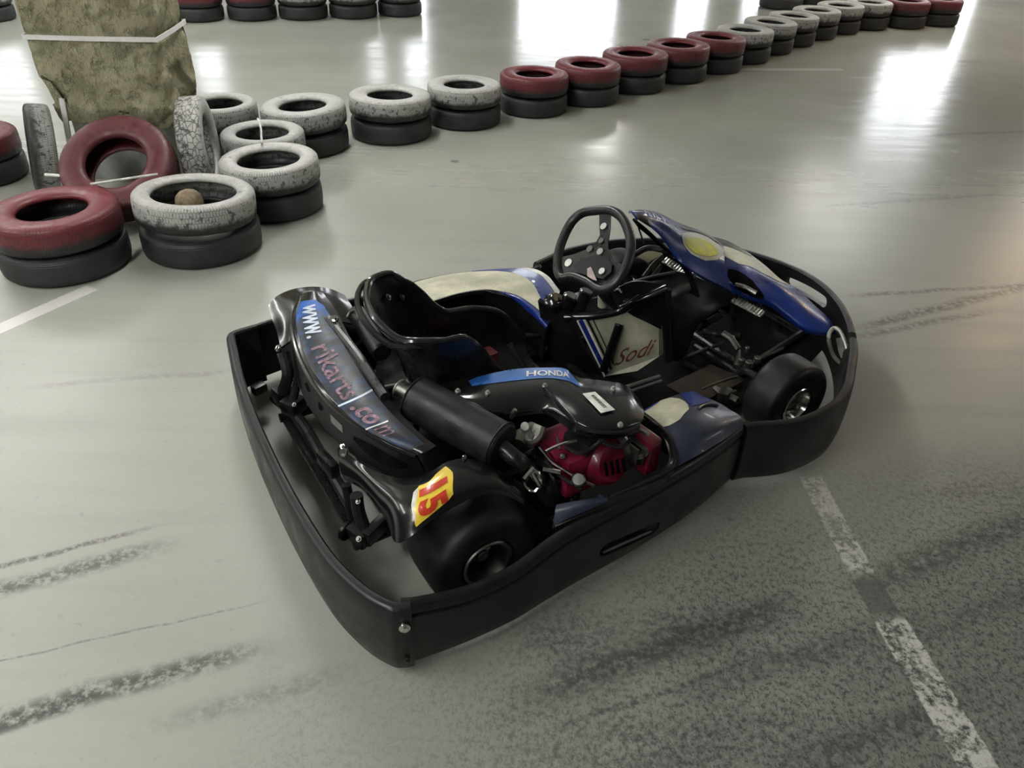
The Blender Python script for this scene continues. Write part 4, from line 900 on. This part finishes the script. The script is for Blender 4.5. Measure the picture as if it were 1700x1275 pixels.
for j in range(nz_):
    ro = []; ri = []
    for i in range(per):
        p, n = perim(i/per); zb = zbot(p); t = (j/(nz_-1))**1.6; z = zb+(H0-zb)*t
        q = V((p.x, p.y, z)); w = mn.noise(q*3.0)*.022+mn.noise(q*9)*.016+mn.noise(q*26)*.008
        edge = min(abs(abs(p.x)-PW), 1) if abs(p.y) >= PD-1e-6 else min(abs(abs(p.y)-PD), 1)
        corner = -.012*max(0, 1-edge/.06)
        tuck = -.014*math.exp(-((z-.80)/.03)**2)
        flare = -.05*max(0, 1-(z-zb)/.10)+(.03*mn.noise(V((p.x*6, z*7, p.y*6))) if z < .62 else 0)
        if z < .62 and mn.noise(V((p.x*4+3, z*5, p.y*4))) > .22: flare -= .035
        d = w+corner+tuck+flare
        c = V((p.x, p.y, 0)).normalized()
        q2 = q+n*d+c*corner
        ro.append(q2); ri.append(V((q2.x*.80, q2.y*.80, z)))
    outer.append(ro); inner_.append(ri)
mb = MB(); mb.grid(outer, cu=True); b = len(mb.v); mb.grid(inner_, cu=True)
for i in range(per):
    k = (i+1) % per; mb.f.append((i, k, k+b, i+b)); a = (nz_-1)*per; mb.f.append((a+i, a+k, a+k+b, a+i+b))
mb.build('mineral_wool_wrap', M['wool'], pil, sharp=80)
rr = [V((-PW-.002, -PD-.002, .80)), V((0, -PD-.012, .80)), V((PW+.002, -PD-.002, .80)), V((PW+.008, 0, .80)), V((PW, PD, .80)), V((0, PD+.01, .80)), V((-PW, PD, .80)), V((-PW-.008, 0, .80))]
def flatband(pts, h, th):
    mb = MB(); rings = []
    P = [p for p in pts]; m = len(P); dense = []
    for i in range(m):
        for k in range(6): dense.append(P[i].lerp(P[(i+1) % m], k/6))
    for p in dense:
        o = V((p.x, p.y, 0)).normalized()*th
        rings.append([p+V((0, 0, -h/2)), p+V((0, 0, h/2)), p-o+V((0, 0, h/2)), p-o+V((0, 0, -h/2))])
    return mb.grid(rings, cu=True, cv=True)
flatband(rr, .024, .006).build('packing_strap', M['strapw'], pil, smooth=False)
MB().box((-.275, -.22, .30), (.03, .012, .36), Matrix.Rotation(.12, 3, 'Y'), .003).build('corner_strip', M['strapw'], pil)
pil.rotation_euler = (0, 0, radians(3))

# ================================================================== floor and hall
def seg_mask(t, p0, p1, w, soft=.5, endsoft=.15, wob=None):
    """1 inside a straight strip from p0 to p1 on the floor"""
    z = t.sep() if not hasattr(t, '_xy') else t._xy; t._xy = z
    dx, dy = p1[0]-p0[0], p1[1]-p0[1]; L = sqrt(dx*dx+dy*dy); dx /= L; dy /= L
    x = t.sub(z[0], p0[0]); y = t.sub(z[1], p0[1])
    a = t.add(t.mul(x, dx), t.mul(y, dy)); b = t.add(t.mul(x, -dy), t.mul(y, dx))
    if wob is not None: b = t.add(b, wob)
    m = t.rng(t.math('ABSOLUTE', b), w/2*(1-soft), w/2, 1, 0)
    m = t.mul(m, t.rng(a, 0.0, endsoft, 0, 1)); return t.mul(m, t.rng(a, L-endsoft, L, 1, 0))
def floor_mat():
    t = NT('worn_concrete_floor')
    big = t.noise(.55, 4, .55); mid = t.noise(2.2, 5, .6); ang = radians(-23)
    st = t.noise(3.0, 6, .6, t.mapping(rot=(0, 0, ang), sc=(.35, 3.0, 1)))
    patch = t.rng(t.noise(1.6, 5, .6, t.mapping(rot=(0, 0, ang), sc=(.5, 1.6, 1))), .48, .66)
    grit = t.noise(56, 5, .75); flake = t.noise(150, 3, .7, t.mapping(rot=(0, 0, radians(25)), sc=(1, .45, 1))); grit2 = t.noise(34, 4, .7)
    base = t.mix(t.rng(big, .35, .65), (.320, .326, .290), (.370, .376, .338))
    base = t.mix(t.rng(st, .45, .80, 0, .22), base, (.19, .192, .178))
    base = t.mix(t.rng(mid, .40, .75, 0, .22), base, (.35, .35, .325))
    z = t.sep(); t._xy = z
    # near right: rubber grit, with the weaker light there darkened into the colour
    grit_dim = t.rng(t.add(t.add(z[0], t.mul(z[1], -.9)), t.mul(t.sub(mid, .5), 1.8)), -2.3, .6)
    grit_dim = t.mul(grit_dim, t.rng(z[1], 1.4, 2.5, 1, .08))
    sp = t.math('MAXIMUM', t.rng(grit, .50, .62), t.mul(t.rng(flake, .53, .62), .9))
    base = t.mix(t.mul(grit_dim, .72), base, (.100, .103, .095))  # light falloff towards the near right, mixed into the base colour
    base = t.mix(t.mul(t.mul(sp, t.rng(grit_dim, .05, .8)), .85), base, (.035, .036, .034))
    base = t.mix(t.mul(t.rng(grit, .36, .44, 1, 0), t.mul(grit_dim, .45)), base, (.36, .36, .335))
    base = t.mix(t.mul(t.rng(grit2, .60, .70), .18), base, (.10, .10, .095))
    base = t.mix(t.mul(t.mul(patch, t.rng(grit_dim, .15, .7)), t.rng(grit, .40, .56, .15, .75)), base, (.045, .046, .044))
    # skid marks
    wob = t.mul(t.sub(t.noise(3.5, 3), .5), .05)
    for p0, p1, w, k in (
      ((-1.75, 1.36), (-1.00, 1.705), .035, .75), ((-1.75, 1.27), (-.93, 1.635), .10, .75), ((-1.55, 1.10), (-.60, 1.43), .012, .5),
      ((-1.5, .92), (-.55, 1.29), .10, .85), ((-1.5, .88), (-.88, 1.15), .05, .7), ((-.9, 1.0), (-.3, 1.24), .10, .35),
      ((.0, 1.12), (.92, 1.52), .14, .80), ((.05, 1.02), (.70, 1.30), .03, .65), ((.35, 1.12), (1.30, 1.50), .12, .45), ((.95, 1.50), (1.9, 1.95), .15, .70), ((1.0, 1.30), (1.9, 1.72), .10, .45), ((.55, .92), (1.3, 1.25), .12, .65), ((-.1, .80), (.55, 1.05), .10, .4),
      ((1.50, 3.30), (2.7, 3.52), .06, .65), ((1.45, 2.98), (2.7, 3.56), .10, .75), ((1.40, 2.90), (2.3, 3.25), .08, .6), ((1.7, 4.4), (3.1, 4.75), .07, .5), ((-1.9, 2.35), (-.95, 2.55), .05, .22), ((2.2, 5.7), (4.0, 6.1), .09, .35)):
        m = seg_mask(t, p0, p1, w, .9, .25, wob)
        m = t.mul(m, t.rng(grit2 if w > .04 else grit, .36, .58, .10, 1))
        base = t.mix(t.mul(m, k), base, (.035, .036, .035))
    # painted bay lines, worn through
    worn = t.rng(t.add(t.mul(grit, .55), t.mul(t.noise(11, 5, .7), .6)), .50, .64, 1, .0)
    for p0, p1, w, k in (((1.02, 2.02), (1.052, 1.575), .082, .85), ((1.068, 1.435), (1.20, .40), .100, .95), ((-1.93, 3.16), (-2.75, 1.72), .085, .95), ((1.95, 7.72), (3.05, 7.86), .09, .75), ((3.0, 7.55), (3.6, 7.62), .07, .35)):
        m = seg_mask(t, p0, p1, w, .10, .03, t.mul(t.sub(grit2, .5), .012))
        near = t.mul(m, worn) if p0[0] > 0 and p0[1] < 4 else m
        base = t.mix(t.mul(near, k), base, (.58, .58, .55))
    m = seg_mask(t, (1.052, 1.575), (1.068, 1.435), .088, .1, .02); base = t.mix(t.mul(m, .7), base, (.075, .077, .072))
    for p, r in (((-.42, 4.98), .035), ((1.30, 8.9), .05), ((-1.62, 1.28), .015)):
        m = seg_mask(t, (p[0]-r, p[1]), (p[0]+r, p[1]), r*1.6, .6, r*.6); base = t.mix(t.mul(m, .8), base, (.06, .06, .055))
    rough = t.add(t.rng(st, .35, .7, .16, .22), t.mul(grit_dim, .38))
    rough = t.add(rough, t.add(t.mul(t.rng(mid, .35, .75), .03), t.rng(z[1], 3.0, 6.5, .17, 0)))
    t.set(color=base, rough=rough, spec=.5)
    wv = t.noise(2.6, 3, .5, t.mapping(sc=(.7, 2.2, 1))); h = t.add(t.mul(wv, 1.0), t.mul(grit, t.mul(grit_dim, .25)))
    t.bump(h, .16, .012)
    return t.m
M['floor'] = floor_mat()
def struct(o): o['kind'] = 'structure'; return o
fl = MB().prism([(-20, -7, 0), (20, -7, 0), (20, 18.0, 0), (-20, 18.0, 0)], (0, 0, -.2)).build('floor', M['floor'], None, smooth=False); struct(fl)
CZ = 4.5
M['ceil'] = simple('ceiling_paint', (.62, .62, .60), .8, scale=2); M['wallp'] = simple('wall_paint', (.36, .36, .35), .7, scale=2)
struct(MB().prism([(-20, -7, CZ), (20, -7, CZ), (20, 18.2, CZ), (-20, 18.2, CZ)], (0, 0, .2)).build('ceiling', M['ceil'], None, smooth=False))
def emit(name, color, strength):
    m = bpy.data.materials.new(name); m.use_nodes = True; n = m.node_tree.nodes; n.remove(n['Principled BSDF'])
    e = n.new('ShaderNodeEmission'); e.inputs[0].default_value = (*color, 1); e.inputs[1].default_value = strength
    m.node_tree.links.new(e.outputs[0], n['Material Output'].inputs[0]); return m
DAY = emit('daylight_glazing', (.93, .97, 1.0), 5.0)
WINS = [(-.15, 1.95, .4, 2.45), (3.15, 3.85, .4, 2.25), (4.5, 4.95, .3, 1.45), (7.75, 9.4, .3, 4.1), (-2.6, -2.05, .3, 3.2), (-3.42, -3.0, 2.05, 3.1), (-7.25, -6.55, 1.9, 3.4), (-12.2, -10.9, 2.4, 4.0), (12.5, 15, .4, 3.6)]
xs = sorted(set([-20, 20]+[w[0] for w in WINS]+[w[1] for w in WINS]))
wm = MB()
for a, b in zip(xs[:-1], xs[1:]):
    ww = [w for w in WINS if w[0] <= a+1e-6 and w[1] >= b-1e-6]
    if ww:
        w = ww[0]
        if w[2] > 0: wm.box(((a+b)/2, 18.1, w[2]/2), (b-a, .2, w[2]), bev=0)
        wm.box(((a+b)/2, 18.1, (w[3]+CZ)/2), (b-a, .2, CZ-w[3]), bev=0)
    else: wm.box(((a+b)/2, 18.1, CZ/2), (b-a, .2, CZ), bev=0)
struct(wm.build('wall_back', M['wallp'], None, smooth=False))
for i, (a, b, c, d) in enumerate(WINS):
    f = MB(); e = .04
    f.box((a+e/2, 18.06, (c+d)/2), (e, .08, d-c), bev=0); f.box((b-e/2, 18.06, (c+d)/2), (e, .08, d-c), bev=0); f.box(((a+b)/2, 18.06, c+e/2), (b-a, .08, e), bev=0); f.box(((a+b)/2, 18.06, d-e/2), (b-a, .08, e), bev=0)
    if b-a > 1.2: f.box(((a+b)/2, 18.06, (c+d)/2), (e, .08, d-c), bev=0)
    fo = struct(f.build('window_%d' % (i+1), M['grey'], None, smooth=False))
    MB().box(((a+b)/2, 18.12, (c+d)/2), (b-a, .02, d-c), bev=0).build('pane', DAY, fo, smooth=False)
for nm, x in (('wall_left', -20.1), ('wall_right', 20.1)): struct(MB().box((x, 5.5, CZ/2), (.2, 25, CZ), bev=0).build(nm, M['wallp'], None, smooth=False))
struct(MB().box((0, -7.1, CZ/2), (40.4, .2, CZ), bev=0).build('wall_front', M['wallp'], None, smooth=False))
# ceiling lamps: some read from floor glints, the rest added to brighten the hall
LAMP = emit('lamp_tube', (1.0, .985, .94), 25.5)
def lamp(x, y, z, lx, ly, label):
    o = empty('ceiling_lamp', (x, y, z)); tag(o, label, 'lamp', 'ceiling lamps of the hall')
    MB().box((0, 0, .05), (lx+.08, ly+.08, .06), bev=.01).build('housing', M['white'], o)
    MB().box((0, 0, .008), (lx, ly, .03), bev=.008).build('diffuser', LAMP, o)
    MB().tube([(0, 0, .08), (0, 0, CZ-z)], .012, 6).build('hanger', M['grey'], o)
    return o
for x, y, lx, ly in ((-5.2, 1.8, .4, 3.2), (-4.9, 6.6, .4, 3.2), (-3.3, 10.4, .4, 2.6), (1.6, 15.2, .3, 1.8), (4.5, 11.0, .35, 2.4), (-1.4, 5.2, .4, 2.6), (-9.0, 4.0, .5, 3.0), (-9.0, 9.0, .5, 3.0), (-2.4, -3.2, .5, 3.0), (-2.3, .0, .5, 2.6), (9.5, 12.5, .5, 2.6), (9.0, 2.0, .5, 3.0)):
    lamp(x, y, 3.2, lx, ly, 'long ceiling lamp above the hall floor, out of the picture, in a set partly added to brighten it')

WARM = emit('warm_bulb', (1.0, .62, .28), 260.0)
o = empty('ceiling_lamp', (6.45, 9.0, 3.1)); tag(o, 'small warm ceiling bulb glinting orange on the floor at the right edge', 'lamp')
MB().lathe([(.001, -.06), (.07, -.05), (.10, 0), (.07, .05), (.001, .06)], axis='z', n=24, closed=True).build('bulb', WARM, o)
MB().tube([(0, 0, .05), (0, 0, CZ-3.1)], .02, 8).build('hanger', M['grey'], o)

# ================================================================== world, camera, view
w = bpy.data.worlds.new('World'); S.world = w; w.use_nodes = True
w.node_tree.nodes['Background'].inputs[0].default_value = (.8, .85, .9, 1); w.node_tree.nodes['Background'].inputs[1].default_value = .3
cam = bpy.data.cameras.new('camera'); co = bpy.data.objects.new('camera', cam); COL.objects.link(co)
r, u, f = V([0.99943, 0.01953, 0.0277]), V([-0.03389, 0.57587, 0.81684]), V([0.0, 0.81731, -0.5762])
mw = Matrix((r, u, -f)).transposed().to_4x4(); mw.translation = (0, 0, 1.7586); co.matrix_world = mw
cam.sensor_width = 36; cam.lens = 36*1300/1700; cam.clip_start = .05; cam.clip_end = 200
S.camera = co
S.view_settings.view_transform = 'Standard'; S.view_settings.look = 'None'; S.view_settings.gamma = 1; S.view_settings.use_curve_mapping = False
S.view_settings.exposure = 0.0
S.cycles.use_denoising = True
S.cycles.max_bounces = 8; S.cycles.diffuse_bounces = 4; S.cycles.glossy_bounces = 4; S.cycles.sample_clamp_indirect = 6
